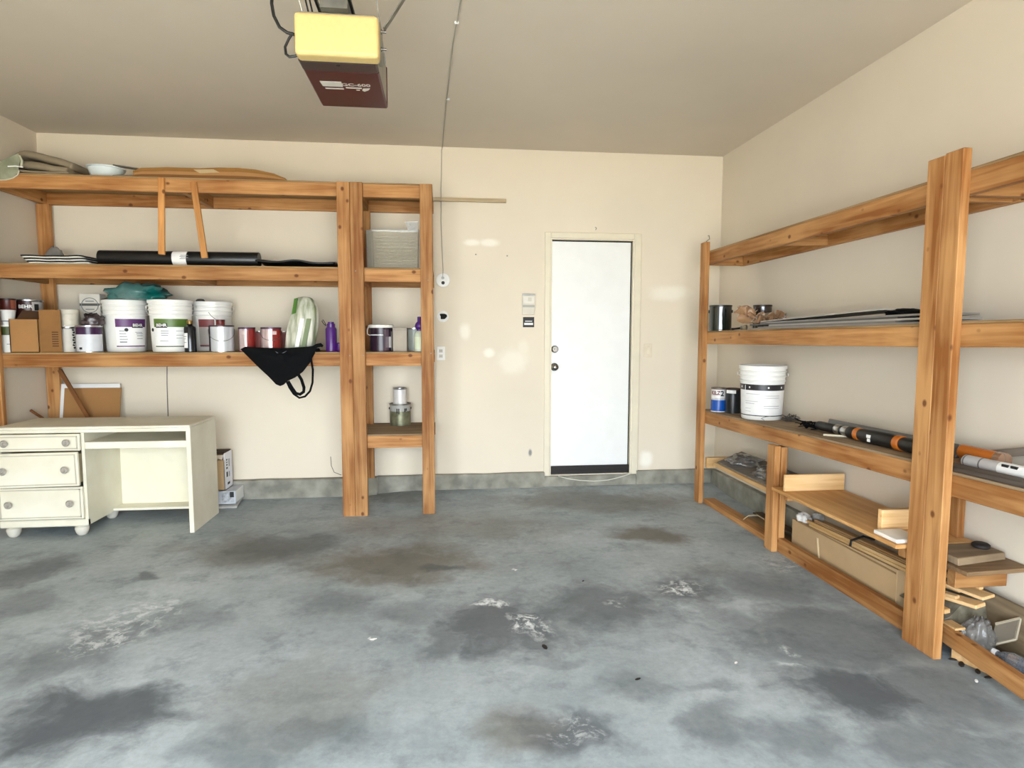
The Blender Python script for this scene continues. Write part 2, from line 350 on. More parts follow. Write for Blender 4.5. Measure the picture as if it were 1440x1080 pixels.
def slope(x, y):                                                     # the slab rises a little towards the door
    def ss(t): t = max(0, min(1, t)); return t * t * (3 - 2 * t)
    return .03 * ss((y - 4.72) / .46) * ss((x + .75) / .5)
def floor_fn(a, b):
    x = XL - .1 + (XR - XL + .2) * a; y = YF + (D + .1 - YF) * b; return (x, y, slope(x, y))
fl = struct(MB().grid(floor_fn, 60, 80).build('floor', floor_mat()))
DX0, DX1, DZ0, DZ1 = .905, 1.626, .125, 2.135                        # rough opening of the door
wb = MB()
wb.box((XL - .1, D, 0), (DX0, D + .12, ZC)).box((DX1, D, 0), (XR + .1, D + .12, ZC)).box((DX0, D, DZ1), (DX1, D + .12, ZC)).box((DX0, D, 0), (DX1, D + .12, DZ0))
struct(wb.build('wall_back', wall_b))
struct(MB().box((XL - .12, YF, -.05), (XL, D + .1, ZC)).build('wall_left', wall_s))
struct(MB().box((XR, YF, -.05), (XR + .12, D + .1, ZC)).build('wall_right', wall_s))
struct(MB().box((XL - .12, YF - .12, ZC), (XR + .12, D + .12, ZC + .1)).build('ceiling', ceil_m))
wf = MB().box((XL - .12, YF - .12, 0), (-2.2, YF, ZC)).box((1.6, YF - .12, 0), (XR + .12, YF, ZC)).box((-2.2, YF - .12, 2.16), (1.6, YF, ZC))
struct(wf.build('wall_front', wall_s))
struct(MB().box((-14, -22, -.14), (14, YF - .001, -.02)).build('driveway', mat('driveway concrete', '#b9b6ae', .85, var=.15, scale=3)))
# concrete curb round the walls
def wavy(o, amp=.004):
    for v in o.data.vertices:
        n = nz(v.co, 4.0, 3); v.co.y += amp * n; v.co.z += amp * 1.2 * nz(v.co, 5, 9) * (1 if v.co.z > .05 else 0)
    return o
def curb_strip(name, x0, x1, yf, zt):
    k = MB(); n = 40
    def f(a, b):
        prof = [(yf, -.02), (yf, zt - .006), (yf + .006, zt), (D + .01, zt)]; y, z = prof[round(b * 3)]; return (x0 + (x1 - x0) * a, y, z)
    k.grid(f, n, 3, False); return wavy(k.build(name, conc))
struct(curb_strip('baseboard_back', XL, -.545, 5.115, .152))
struct(curb_strip('trim_1', -.545, DX0 - .045, 5.135, .156), 'grey concrete curb below the wall beside the narrow shelf')
struct(curb_strip('trim_2', DX0 - .045, DX1 + .045, 5.15, .118), 'grey concrete curb under the white door')
struct(curb_strip('trim_3', DX1 + .045, XR, 5.14, .15), 'grey concrete curb between door and corner')
struct(MB().box((2.345, YF, -.01), (XR + .01, 5.14, .15)).build('baseboard_right', conc, bevel=.006))

# ---- door
dr = thing('door_1', '', 'door'); del dr['category']; struct(dr, 'plain white flush door with brass-free round locks in the cream wall')
dr['label'] = 'plain white flush door in a cream casing'
dr.location = (1.266, D, .125)
def dpart(mb, name, m, parent=dr, **k): return attach(mb.build(name, m, **k), parent)
dp = dpart(MB().box((.920, D + .012, .20), (1.6015, D + .05, 2.1125)), 'panel', WHITE, bevel=.002)
dpart(MB().box((.920, D - .004, .131), (1.612, D + .052, .2005)), 'door_sweep', mat('brown sweep', '#1a120e', .6), bevel=.002)
dpart(MB().box((.925, D - .007, .158), (1.607, D - .003, .164)), 'sweep_ridge', DARK)
dpart(MB().box((1.600, D + .035, .13), (1.617, D + .055, 2.126)).box((.918, D + .035, 2.111), (1.617, D + .055, 2.126)), 'gap_shade_backing', mat('gap shade black', '#0f0d0c', .8))  # added black backing, painted dark as the door gap's shadow, stops light leaking
FR = mat('casing paint', '#e6dcc4', .5, var=.05)
fr = MB()
fr.box((.856, D - .016, .118), (.906, D + .001, 2.185)).box((1.626, D - .016, .118), (1.688, D + .001, 2.185)).box((.906, D - .016, 2.135), (1.626, D + .001, 2.185))
dpart(fr, 'casing', FR, bevel=.004)
fj = MB().box((.904, D - .006, .118), (.9185, D + .11, 2.135)).box((1.6155, D - .006, .118), (1.628, D + .11, 2.135)).box((.9185, D - .006, 2.125), (1.6155, D + .11, 2.137))
dpart(fj, 'jamb', FR)
def rosette(u, v, prof, name):
    c = PX(u, v, y=D + .012); o = MB().lathe(prof, 24).build(name, CHROME); o.location = (c.x, D + .0125, c.z); o.rotation_euler = (PI / 2, 0, 0); return attach(o, dr)
rosette(780, 491, [(.031, 0), (.031, .006), (.026, .012), (.024, .018), (.022, .02)], 'deadbolt')
rosette(779.5, 516, [(.034, 0), (.034, .005), (.03, .009), (.013, .014), (.012, .03), (.022, .037), (.027, .048), (.026, .058), (.018, .066), (.005, .068)], 'door_knob')
kb = PX(780, 491, y=D - .02); dpart(MB().cbox((kb.x, D - .0085, kb.z), (.004, .003, .012)), 'keyhole', DARK)
dpart(MB().tube([PX(u, v, y=5.128) for u, v in ((785, 669.5), (798, 673), (815, 675.5), (835, 676.5), (855, 675), (870, 671.5), (887, 666))], .004, 6), 'loose_weatherstrip', mat('old white strip', '#d9d6c9', .6))
hk = PX(837, 322, y=D)
tag(MB().tube([(hk.x, D + .002, hk.z + .012), (hk.x, D - .02, hk.z + .01), (hk.x + .004, D - .03, hk.z), (hk.x - .003, D - .024, hk.z - .012)], .0025, 6).build('wall_hook', STEEL), 'small dark hook screwed into the wall above the door', 'hook')

# ---- wall fittings
def wallthing(name, label, cat, u, v):
    c = PX(u, v, y=D); return thing(name, label, cat, (c.x, D, c.z))
sw = wallthing('light_switch', 'cream light switch plate right of the white door', 'switch', 911, 493)
MB().cbox((0, -.003, 0), (.07, .006, .115)).build('plate', mat('switch cream', '#e3d6bd', .4), sw, bevel=.002)
MB().cbox((0, -.007, 0), (.032, .006, .066)).build('rocker', mat('switch cream2', '#e8dcc4', .35), sw, bevel=.002)
ou = wallthing('power_outlet', 'small white power outlet low beside the narrow shelf post', 'outlet', 620, 497)
MB().cbox((0, -.003, 0), (.068, .006, .112)).build('plate', WPLAST, ou, bevel=.002)
for dz in (-.022, .022):
    s_ = MB().cbox((0, -.0065, dz), (.03, .003, .028)).build('socket', mat('socket ivory', '#cfc8b8', .4), ou, bevel=.001)
    for dx in (-.006, .006): MB().cbox((dx, -.0085, dz), (.0025, .002, .010)).build('slot', PRINT, s_)
rd = wallthing('cable_cover_disc', 'white round wall disc where the hanging wire ends', 'cover plate', 623, 394)
def wall_disc(r, t, m, par, name, x=0, z=0, y=0):
    return MB().lathe([(r, 0), (r, t * .7), (r * .96, t)], 28).build(name, m, par, loc=(x, y, z), rot=(PI / 2, 0, 0))
wall_disc(.057, .008, WPLAST, rd, 'disc'); wall_disc(.014, .003, PRINT, rd, 'hole', .0, -.022, -.0075); wall_disc(.012, .008, STEEL, rd, 'wire_grommet', -.002, .018, -.0075)
hp = wallthing('wall_hole', 'ragged dark hole in the wall ringed with white filler', 'hole', 623, 445)
wall_disc(.047, .004, mat('filler white', '#f4f2ec', .8), hp, 'filler_ring')
ang = [i * 2 * PI / 14 for i in range(14)]
MB().prism([(.027 * (1 + .3 * math.sin(3 * a + 1)) * math.cos(a), -.0035, .03 * (1 + .25 * math.cos(2 * a)) * math.sin(a)) for a in ang], (0, -.002, 0)).build('opening', mat('hole black', '#0b0908', .9), hp)
bt = wallthing('door_opener_button', 'pale wall control box with a worn metal edge beside the door', 'wall control', 743, 428)
b1 = MB().prism([(-.055, 0, .09), (.058, 0, .09), (.058, 0, -.02), (.045, 0, -.088), (-.055, 0, -.088)], (0, -.016, 0)).build('body', mat('aged ivory', '#d8d0be', .45), bt, bevel=.003)
MB().cbox((0, -.018, .08), (.11, .004, .016)).build('top_edge', STEEL, bt)
MB().cbox((0, -.0185, .035), (.09, .005, .06)).build('push_plate', mat('ivory plate', '#e6e0d2', .4), bt, bevel=.002)
MB().cbox((.01, -.0215, .04), (.03, .003, .03)).build('button', mat('ivory button', '#cfc8b6', .4), bt, bevel=.001)
MB().cbox((0, -.0185, -.015), (.1, .004, .02)).build('seam', mat('grey seam', '#aaa79d', .5), bt)
st = wallthing('warning_sticker', 'small black sticker with white print below the wall control box', 'sticker', 743.3, 453)
MB().cbox((0, -.0012, 0), (.095, .002, .085)).build('sheet', PRINT, st)
for (dz, wd, hh) in ((.008, .06, .007), (-.015, .075, .018)):
    MB().cbox((0, -.0026, dz), (wd, .0008, hh)).build('print_line', PAPER, st)
for u, v, nm in ((713, 360, 'lone nail in the bare wall under the end of the rod'), (669, 358, 'tiny nail stub beside the pale filler patches')):
    c = PX(u, v, y=D); tag(MB().lathe([(.0015, 0), (.0015, .012), (.006, .012), (.006, .0145)], 10).build('nail', STEEL, loc=(c.x, D + .001, c.z), rot=(PI / 2, 0, 0)), nm, 'nail')
rod = [PX(604, 281, y=5.14), PX(712, 281, y=5.14)]
tag(plank('wooden_strip', (rod[0].x, 5.155, 2.4258), (rod[1].x, 5.155, 2.4258), .028, .028, wood('weathered strip', '#d2c0a2', '#b39d7a', knots=False)), 'thin pale wooden strip jutting from the narrow shelf along the wall', 'strip')
wp = [PX(u, v, z=ZC) for u, v in ((648, 0), (637, 60), (632, 105), (627, 150))]
wp = [Vector((.075, 1.2, ZC - .006))] + [Vector((p.x, p.y, ZC - .006)) for p in wp] + [Vector((.012, D - .02, ZC - .006)), Vector((.006, D - .006, ZC - .03))]
wp += [Vector((PX(620, 250, y=D).x, y_, z_)) for y_, z_ in ((D - .006, 2.52), (5.150, 2.455), (5.1368, 2.438), (5.1368, 2.412), (5.150, 2.395), (D - .006, 2.35))]
wp += [Vector((PX(u, v, y=D).x, D - .006, PX(u, v, y=D).z)) for u, v in ((620, 310), (621, 340), (623, 380), (622.6, 391))]
bw = MB().tube(wp, .0035, 6).build('bell_wire', mat('bell wire', '#a9a595', .5)); tag(bw, 'thin pale wire stapled along the ceiling and down to the round disc', 'wire')
for u, v in ((642, 30), (630, 138)):
    c = PX(u, v, z=ZC); MB().cbox((c.x, c.y, ZC - .006), (.022, .008, .012)).build('staple', PAPER, bw, bevel=.002)
c = [PX(u, v, y=D - .003) for u, v in ((234.5, 500), (235, 540), (236, 570), (238, 640))]
c[0].z = LV_LOW
tag(MB().tube([(p.x, D - .004, p.z) for p in c], .0035, 6).build('wall_cable', WIRE), 'thin grey cable running down the wall behind the desk', 'cable')
c = [PX(u, v, y=D) for u, v in ((465, 642), (466, 655), (470, 664), (480, 668))]
tag(MB().tube([(p.x, D - .002, p.z) for p in c], .0025, 6).build('cable_stub', WIRE), 'short curled grey wire stub above the curb by the double post', 'wire')

# ================================================================== SHELVING
LV = [2.412, 1.815, 1.207, .600]                                      # shelf top heights, left side
YP, YB0, YB1 = 4.546, 4.584, D                                        # post face, beam face, wall
def shelf_unit(name, label, x0, x1, levels, posts_front, posts_back, joists):
    t = thing(name, label, 'shelving unit', ((x0 + x1) / 2, YP, 0), 0)
    for (a, b) in posts_front:
        plank('post', ((a + b) / 2, YP + .019, 0), ((a + b) / 2, YP + .019, 2.405), b - a, .038, WOOD, t, (1, 0, 0))
    for (a, b) in posts_back:
        plank('post', ((a + b) / 2, D - .057, .152), ((a + b) / 2, D - .057, 2.31), b - a, .036, WOOD, t, (1, 0, 0))
    for z in levels:
        plank('front_beam', (x0, YB0 + .019, z - .0565), (x1, YB0 + .019, z - .0565), .089, .038, WOOD, t)
        plank('rear_beam', (x0, D - .020, z - .0565), (x1, D - .020, z - .0565), .089, .038, WOOD, t)
        b = plank('shelf_board', (x0, (YB0 + D) / 2, z - .006), (x1, (YB0 + D) / 2, z - .006), D - YB0 - .002, .012, PLY if z > .7 else DUSTPLY, t, (0, 1, 0))
        for jx in joists:
            plank('joist', (jx, YB0 + .039, z - .0565), (jx, D - .04, z - .0565), .089, .038, WOOD, t)
    return t
uw = shelf_unit('wooden_shelf_unit', 'wide three-level stud shelving unit above the white desk', -3.03, -.643, LV[:3], [(-3.028, -2.985), (-.733, -.6445)], [(-3.03, -2.935), (-.735, -.66)], (-2.985, -1.78, -.69))
ut = shelf_unit('wooden_shelf_unit', 'narrow four-level stud shelving tower beside the bare wall', -.643, -.064, LV, [(-.643, -.554), (-.153, -.064)], [(-.637, -.565), (-.153, -.07)], (-.6, -.105))
for (u0, v0, u1, v1, tl) in ((227, 250, 227.5, 358, 0), (272, 256, 288, 363, .01)):
    a, b = PX(u0, v0, y=YB0 - .01), PX(u1, v1, y=YB0 - .01)
    plank('nailed_slat', (a.x, YB0 - .0095, a.z), (b.x, YB0 - .0095, b.z), .042, .018, wood('slat wood', '#d39a5c', '#a96c35'), uw, (1, 0, 0))
a, b = PX(84, 520, y=4.98), PX(127, 592, y=4.98)
plank('diagonal_brace', (a.x, 4.98, a.z), (b.x, 4.98, b.z), .028, .02, DARKWOOD, uw, (1, 0, 1))
# screw heads on the double post
for (u, v) in ((478, 263), (498, 263), (480, 383), (500, 381), (492, 500), (511, 500), (600, 262), (602, 394), (606, 497)):
    p = PX(u, v, y=YP); par = uw if u < 496 - (0 if v < 300 else -2) else ut
    attach(MB().lathe([(.004, 0), (.0035, .001)], 8).build('screw_head', STEEL, loc=(p.x, YP - .0002, p.z), rot=(PI / 2, 0, 0)), par)

# ---- right hand shelving (two bays meeting at the doubled post)
XP, XB = 2.010, 2.048
def lvl(z0, z1):                                                     # shelf height runs from the far end to the double post
    return lambda y: z0 + (z1 - z0) * (4.71 - y) / (4.71 - 2.47)
R1, R2, R3 = lvl(1.978, 1.990), lvl(1.362, 1.390), lvl(.738, .796)
def right_bay(name, label, y0, y1, fns, zoff, posts, ylo):
    t = thing(name, label, 'shelving unit', (2.2, (y0 + y1) / 2, 0))
    for f, dz in zip(fns, zoff):
        za, zb = f(y0) + dz, f(y1) + dz
        plank('front_beam', (XB + .019, y0, za - .0565), (XB + .019, y1, zb - .0565), .089, .038, WOOD, t)
        plank('rear_beam', (XR - .020, y0, za - .0565), (XR - .020, y1, zb - .0565), .089, .038, WOOD, t)
        plank('shelf_board', ((XB + XR) / 2, y0, za - .006), ((XB + XR) / 2, y1, zb - .006), XR - XB - .002, .012, DUSTPLY if f is R3 else PLY, t, (1, 0, 0))
        for yj in ylo:
            z = f(yj) + dz - .0565; plank('joist', (XB + .039, yj, z), (XR - .04, yj, z), .089, .038, WOOD, t)
    for (ya, yb, z0, z1) in posts:
        plank('post', (XP + .019, (ya + yb) / 2, z0), (XP + .019, (ya + yb) / 2, z1), yb - ya, .038, WOOD, t, (0, 1, 0))
    return t
rf = right_bay('wooden_shelf_unit', 'long stud shelving bay along the right wall from the corner', 4.74, 2.334, (R1, R2, R3), (0, 0, 0), [(4.612, 4.70, 0, 2.045), (2.3345, 2.423, 0, 2.061), (3.515, 3.604, 0, .66)], (4.70, 3.62, 2.38))
rn = right_bay('wooden_shelf_unit', 'nearer stud shelving bay sharing the doubled post by the orange tube end', 2.332, .35, (R1, R2, R3), (.0, .004, -.012), [(2.2445, 2.333, 0, 2.066), (.36, .449, 0, 2.066)], (2.28, 1.75, 1.1, .42))
plank('post', (XB + .021, 3.545, 0), (XB + .021, 3.545, .655), .075, .038, WOOD, rf, (0, 1, 0))
yrp = PX(1357, 735, x=XR - .044).y + .04
plank('rear_post', (XR - .062, yrp, .4215), (XR - .062, yrp, .68), .08, .036, WOOD, rf, (0, 1, 0))
# sills on the floor
plank('sill', (2.10, 4.62, .019), (2.115, 3.61, .019), .038, .089, WOOD, rf)
plank('sill', (2.068, 3.52, .045), (2.085, 2.42, .045), .089, .038, WOOD, rf)
plank('sill', (2.114, 2.31, .080), (1.965, .95, .080), .072, .036, WOOD, rn)
# low shelf boards, lying on cross pieces
plank('cross_piece', (2.05, 2.50, .373), (2.388, 2.50, .373), .06, .04, WOOD, rf)
plank('cross_piece', (2.05, 3.625, .322), (2.388, 3.625, .322), .06, .036, WOOD, rf)
plank('cross_piece', (2.05, 3.44, .373), (2.388, 3.44, .373), .06, .03, WOOD, rf)
plank('cross_piece', (2.05, 4.58, .335), (2.388, 4.58, .335), .08, .038, PALEWOOD, rf)

# ================================================================== CEILING: GARAGE DOOR OPENER
op = thing('garage_door_opener', 'red-brown garage door opener with yellow light cover hanging from the ceiling', 'door opener', (-.385, 2.46, 2.36))
OX0, OX1, OY0, OY1, OZ0, OZ1 = -.528, -.238, 2.475, 2.945, 2.362, 2.545
REDB = mat('red brown enamel', '#470d0c', .4, var=.15, scale=5)
GAL = mat('galvanised side', '#a39f92', .5, .5, var=.15)
def opart(mb, name, m, parent=op, **k): return attach(mb.build(name, m, **k), parent)
hb = MB().box((OX0 + .004, OY0 + .01, OZ0 + .006), (OX1 - .004, OY1, OZ1)); opart(hb, 'housing', GAL, bevel=.004)
bp_ = opart(MB().box((OX0, OY0 + .085, OZ0), (OX1, OY1 + .003, OZ0 + .014)), 'bottom_panel', REDB, bevel=.006)
opart(MB().box((OX0, OY1 - .012, OZ0), (OX1, OY1 + .003, OZ1)), 'end_panel', REDB, bevel=.006)
fb = opart(MB().box((OX0, OY0 - .002, OZ0 - .003), (OX1, OY0 + .083, OZ0 + .016)), 'front_strip', mat('dark brown plate', '#3b2a25', .45), bevel=.006)
opart(MB().lathe([(.006, -.002), (.006, .002)], 12).build('tmp', DARK) and MB().lathe([(.007, 0), (.007, .003)], 12, (-.385, OY0 + .02, OZ0 - .005)), 'screw', DARK, fb)
for o in [o for o in bpy.data.objects if o.name == 'tmp']: bpy.data.objects.remove(o)
YEL = mat('yellow light cover', '#d3b878', .55, var=.06, scale=60)
YELM = YEL
lc = MB().box((PX(413, 45, y=2.405).x, 2.405, PX(470, 78, y=2.405).z), (PX(532, 45, y=2.405).x, 2.474, PX(470, 18, y=2.405).z)); lcov = opart(lc, 'light_cover', YEL); md = lcov.modifiers.new('b', 'BEVEL'); md.width = .014; md.segments = 3
opart(MB().box((-.50, 2.455, 2.366), (-.275, 2.475, 2.372)), 'vent_slot', DARK)
# print on the underside
zb = OZ0 - .0012
def under(x, y): return (x, y, zb)
opart(MB().prism([(-.497 + .012, 2.66, zb), (-.40, 2.66, zb), (-.40, 2.71, zb), (-.497 + .016, 2.71, zb)], (0, 0, .001)), 'white_panel', mat('print silver', '#cfc9bd', .5), bp_)
vs_, fs_ = text_geo('GC-600', .040, .03)
lt = MB().add([(-.345 + v.x * .9, 2.685 - v.y, zb) for v in vs_], fs_).build('lettering', mat('print silver', '#cfc9bd', .5), fixn=False); attach(lt, bp_)
for (x0, x1, y0, y1) in ((-.475, -.40, 2.728, 2.738), (-.39, -.325, 2.713, 2.723), (-.35, -.335, 2.735, 2.742)):
    opart(MB().box((x0, y0, zb), (x1, y1, zb + .001)), 'print_bar', mat('print silver', '#cfc9bd', .5), bp_)
opart(MB().prism([(-.32, 2.72, zb), (-.292, 2.716, zb), (-.30, 2.735, zb), (-.318, 2.752, zb), (-.326, 2.74, zb)], (0, 0, .001)), 'arrow_mark', mat('print silver', '#cfc9bd', .5), bp_)
# rail, chain, straps
opart(MB().box((-.415, YF, 2.575), (-.375, 2.75, 2.605)), 'rail', BLACK)
for dx in (-.07, .055): opart(MB().box((-.395 + dx, YF, 2.58), (-.385 + dx, 2.65, 2.595)), 'drive_chain', BLACK)
opart(MB().box((-.44, 2.45, 2.545), (-.34, 2.93, 2.578)), 'rail_bracket', STEEL)
def strap(p0, p1, w, par=op): return plank('hanging_strap', p0, p1, w, .004, STEEL, par, (0, 1, 0), bevel=0)
a = PX(540, 42, y=2.56); b = PX(571, -6, y=2.56); d_ = (b - a); tt = (ZC - a.z) / d_.z
strap((a.x, 2.56, a.z), (a.x + d_.x * tt, 2.56, ZC), .034)
strap((-.517, 2.75, 2.50), (-.60, 2.60, ZC), .03); strap((-.234, 2.80, 2.50), (-.27, 2.55, ZC), .03)
opart(MB().box((OX1 - .004, 2.50, 2.41), (OX1 + .01, 2.62, 2.545)), 'side_bracket', GAL, bevel=.002)
for z in (2.51, 2.445):
    o = MB().lathe([(.009, 0), (.009, .006), (.005, .007), (.005, .022)], 10).build('bolt', CHROME, loc=(OX1 + .009, 2.54, z), rot=(0, PI / 2, 0)); attach(o, op)
def cpts(l, y): return [PX(u, v, y=y) for u, v in l]
opart(MB().tube([(-.60, 2.42, ZC)] + cpts([(383, -12), (382, 5), (385, 22), (393, 38), (404, 46), (412, 48)], 2.47) + [(-.52, 2.5, 2.46)], .006, 8), 'power_cord', BLACK)
opart(MB().tube(cpts([(412, 46), (406, 55), (401, 66), (402, 76), (407, 80), (415, 79), (421, 76)], 2.47), .005, 8), 'antenna_wire', BLACK)
for (x, k) in ((-.475, 0), (-.49, 1)):
    opart(MB().tube([(x, 2.5, 2.545), (x - .01, 2.48, 2.60), (x - .03, 2.42, 2.68), (x - .06, 2.40, ZC)], .0035, 6), 'lead_wire', BLACK)

# ================================================================== THE DESK
dk = thing('desk', 'old cream-painted wooden desk with three drawers and an open knee hole', 'desk', (-2.27, 4.30, 0))
DKX0, DKX1, DKC, DY0, DY1 = -2.872, -1.672, -2.337, 4.285, 4.745
AGED = mat('aged cream paint', '#e9e4d2', .5, var=.1, scale=3, col2='#d9d1ba')
def kp(mb, name, m=AGED, parent=dk, **k): return attach(mb.build(name, m, **k), parent)
kp(MB().box((DKX0 - .012, DY0 - .012, .716), (DKX1 + .001, DY1, .734)), 'desk_top', bevel=.004)
kp(MB().box((DKX0 - .004, DY0, .692), (DKX1 - .028, DY0 + .02, .717)), 'apron_moulding', bevel=.003)
kp(MB().box((DKX0, DY0 + .02, .10), (DKX0 + .02, DY1, .717)), 'side_panel')
kp(MB().box((DKC - .02, DY0 + .004, .075), (DKC, DY1, .717)), 'side_panel')
kp(MB().box((DKX0, DY1 - .015, .10), (DKC - .02, DY1, .717)), 'back_panel')
kp(MB().box((DKX0 - .004, DY0 - .006, .07), (DKC, DY0 + .03, .118)), 'plinth', bevel=.006)
kp(MB().box((DKX0 + .02, DY0 + .03, .08), (DKC - .02, DY1 - .015, .10)), 'bottom_board')
kp(MB().box((DKX1 - .03, DY0 - .004, 0), (DKX1, DY1, .717)), 'end_panel', bevel=.003)
kp(MB().box((DKC, DY0 + .006, .583), (DKX1 - .03, DY1 - .02, .628)), 'keyboard_shelf', bevel=.002)
kp(MB().box((DKC, DY1 - .018, .095), (DKX1 - .03, DY1 - .004, .717)), 'modesty_panel', mat('modesty panel cream', '#ece5cc', .5, var=.05))
kp(MB().box((DKC, DY1 - .15, .08), (DKX1 - .03, DY1 - .004, .098)), 'foot_shelf', bevel=.002)
for (x, y) in ((-2.82, 4.325), (-2.40, 4.325), (-2.40, 4.70), (-2.82, 4.70)):
    kp(MB().lathe([(.02, 0), (.028, .006), (.036, .022), (.042, .044), (.041, .056), (.032, .064), (.038, .068), (.038, .072)], 20, (x, y, 0)), 'bun_foot', mat('foot white', '#d9d3c4', .6))
def drawer(z0, z1, out, tilt, dz):
    x0, x1 = DKX0 + .004, DKC - .016; cx = (x0 + x1) / 2; y = DY0 - out
    o = MB().cbox((0, 0, 0), (x1 - x0, .022, z1 - z0)).build('drawer', AGED, bevel=.004)
    o.location = (cx, y, (z0 + z1) / 2 + dz); o.rotation_euler = (0, tilt, tilt * .6); attach(o, dk)
    p = MB()
    w2, h2 = (x1 - x0) / 2 - .012, (z1 - z0) / 2 - .012
    for (a, b, c, d) in ((-w2, w2, h2 - .007, h2), (-w2, w2, -h2, -h2 + .007), (-w2, -w2 + .007, -h2, h2), (w2 - .007, w2, -h2, h2)): p.box((a, -.0145, c), (b, -.0105, d))
    p.build('moulding', mat('moulding cream', '#c4bca8', .55), o)
    MB().box((-(x1 - x0) / 2 + .012, .011, -(z1 - z0) / 2 + .015), ((x1 - x0) / 2 - .012, .40, (z1 - z0) / 2 - .02)).build('drawer_box', mat('drawer side', '#a69878', .7), o)
    for kx in (-.185, .185):
        k = MB().lathe([(.010, 0), (.010, .008), (.022, .014), (.024, .02), (.018, .026), (.009, .024), (.007, .028), (.002, .029)], 18).build('knob', mat('knob grey white', '#b3aca0', .5, col2='#877f75', scale=40), o, loc=(kx, -.011, 0), rot=(PI / 2, 0, 0))
drawer(.578, .688, .012, 0, 0); drawer(.345, .568, .042, -.010, 0.004); drawer(.125, .338, .010, 0, 0)

# behind and beside the desk
c0, c1 = PX(90, 546, y=5.1), PX(172, 590, y=5.1)
tag(MB().hexa([(c0.x, 4.93, .001), (c1.x, 4.93, .001), (c1.x, 4.936, .001), (c0.x, 4.936, .001), (c0.x, 5.107, c0.z), (c1.x, 5.107, c0.z), (c1.x, 5.113, c0.z), (c0.x, 5.113, c0.z)]).build('cardboard_sheet', CARD), 'brown cardboard sheet leaning on the wall behind the desk', 'cardboard')
c0, c1 = PX(86, 540, y=5.13), PX(172, 590, y=5.13); c0.x = max(c0.x, -2.9335)
tag(MB().hexa([(c0.x, 4.950, .001), (c1.x, 4.950, .001), (c1.x, 4.960, .001), (c0.x, 4.960, .001), (c0.x, 5.122, c0.z), (c1.x, 5.122, c0.z), (c1.x, 5.132, c0.z), (c0.x, 5.132, c0.z)]).build('white_board', PAPER), 'white board just showing behind the brown cardboard sheet', 'board')
a = PX(43, 577, x=-3.024); b = PX(60, 588, y=a.y - .004); e_ = Vector((-2.47, a.y - .05, .008))
tag(MB().tube([a, b, b.lerp(e_, .12) + Vector((0, 0, .012)), e_], .010, 8).build('dark_stick', DARKWOOD), 'short dark stick poking up behind the desk at the left wall', 'stick')
q = thing('open_carton', 'brown carton with a printed white side standing beside the desk', 'carton', (-1.68, 4.99, 0))
def cart(mb, name, m, **k): return attach(mb.build(name, m, **k), q)
x0, xw, y0, y1 = -1.80, PX(316, 660, y=4.93).x, 4.93, 5.108
zc0, zc1 = .1235, .412
cart(MB().box((x0, y1 - .006, zc0), (xw, y1, zc1)), 'rear_wall', CARD2)
cart(MB().box((x0, y0, zc0), (xw - .001, y0 + .006, zc1 - .05)), 'front_wall', CARD2)
cart(MB().prism([(x0, y0 + .001, zc1 - .05), (xw - .06, y0 + .001, zc1 - .05), (xw - .045, y0 + .001, zc1 - .035), (xw - .02, y0 + .001, zc1 - .05), (xw - .004, y0 + .001, zc1 - .008), (x0, y0 + .001, zc1 - .015)], (0, .004, 0)), 'torn_flap', mat('pale flap', '#d9c6b0', .8))
fl_ = cart(MB().box((xw - .006, y0, zc0), (xw, y1, zc1)), 'white_side', mat('printed white card', '#e9e8ef', .6, var=.05))
cart(MB().box((x0, y0, zc0), (x0 + .006, y1, zc1)), 'side_wall', CARD2)
cart(MB().box((x0, y0, zc0), (xw, y1, zc0 + .006)), 'base', CARD2)
cart(MB().box((x0, y0 + .03, zc1 - .004), (xw - .01, y1, zc1 + .006)), 'top_flap', mat('dark flap', '#3c2a1c', .8))
for (dy, z, w_, h_) in ((.05, .355, .025, .012), (.05, .335, .025, .008), (.05, .315, .025, .012), (.05, .29, .03, .014), (.10, .325, .02, .06), (.05, .24, .03, .04), (.10, .235, .016, .04), (.08, .165, .05, .018)):
    cart(MB().cbox((xw + .0006, y0 + dy, z), (.001, w_, h_)), 'print_mark', GREYPRINT if w_ < .021 else PRINT)
q = thing('flat_white_carton', 'low grey and white printed carton lying under the brown carton', 'carton', (-1.69, 4.97, 0))
xr_ = PX(331, 700, y=4.905).x
cart(MB().box((-1.80, 4.905, .0225), (xr_, 5.108, .124)), 'body', mat('greyed white card', '#c9cbd0', .6, col2='#b3b5ba', scale=9), bevel=.002)
cart(MB().box((xr_ - .10, 4.9035, .035), (xr_ - .012, 4.9045, .118)), 'grey_print', mat('grey smudge', '#8f9296', .7, col2='#bfc1c4', scale=40))
cart(MB().box((xr_ - .0004, 4.91, .032), (xr_ + .001, 5.10, .122)), 'white_end', PAPER)
cart(MB().box((xr_ - .04, 4.903, .075), (xr_ - .01, 4.9042, .118)), 'dark_print', PRINT)
tag(MB().grid(lambda a, b: (-1.80 + .22 * a * (1 - .12 * b), 4.86 + .25 * b, .003 + .02 * b ** .5 + .004 * nz((a * 5, b * 4, 0))), 12, 8).build('crumpled_paper', mat('crumpled grey paper', '#b7b6b2', .8), solid=.004), 'crumpled grey sheet on the floor under the white carton', 'paper')

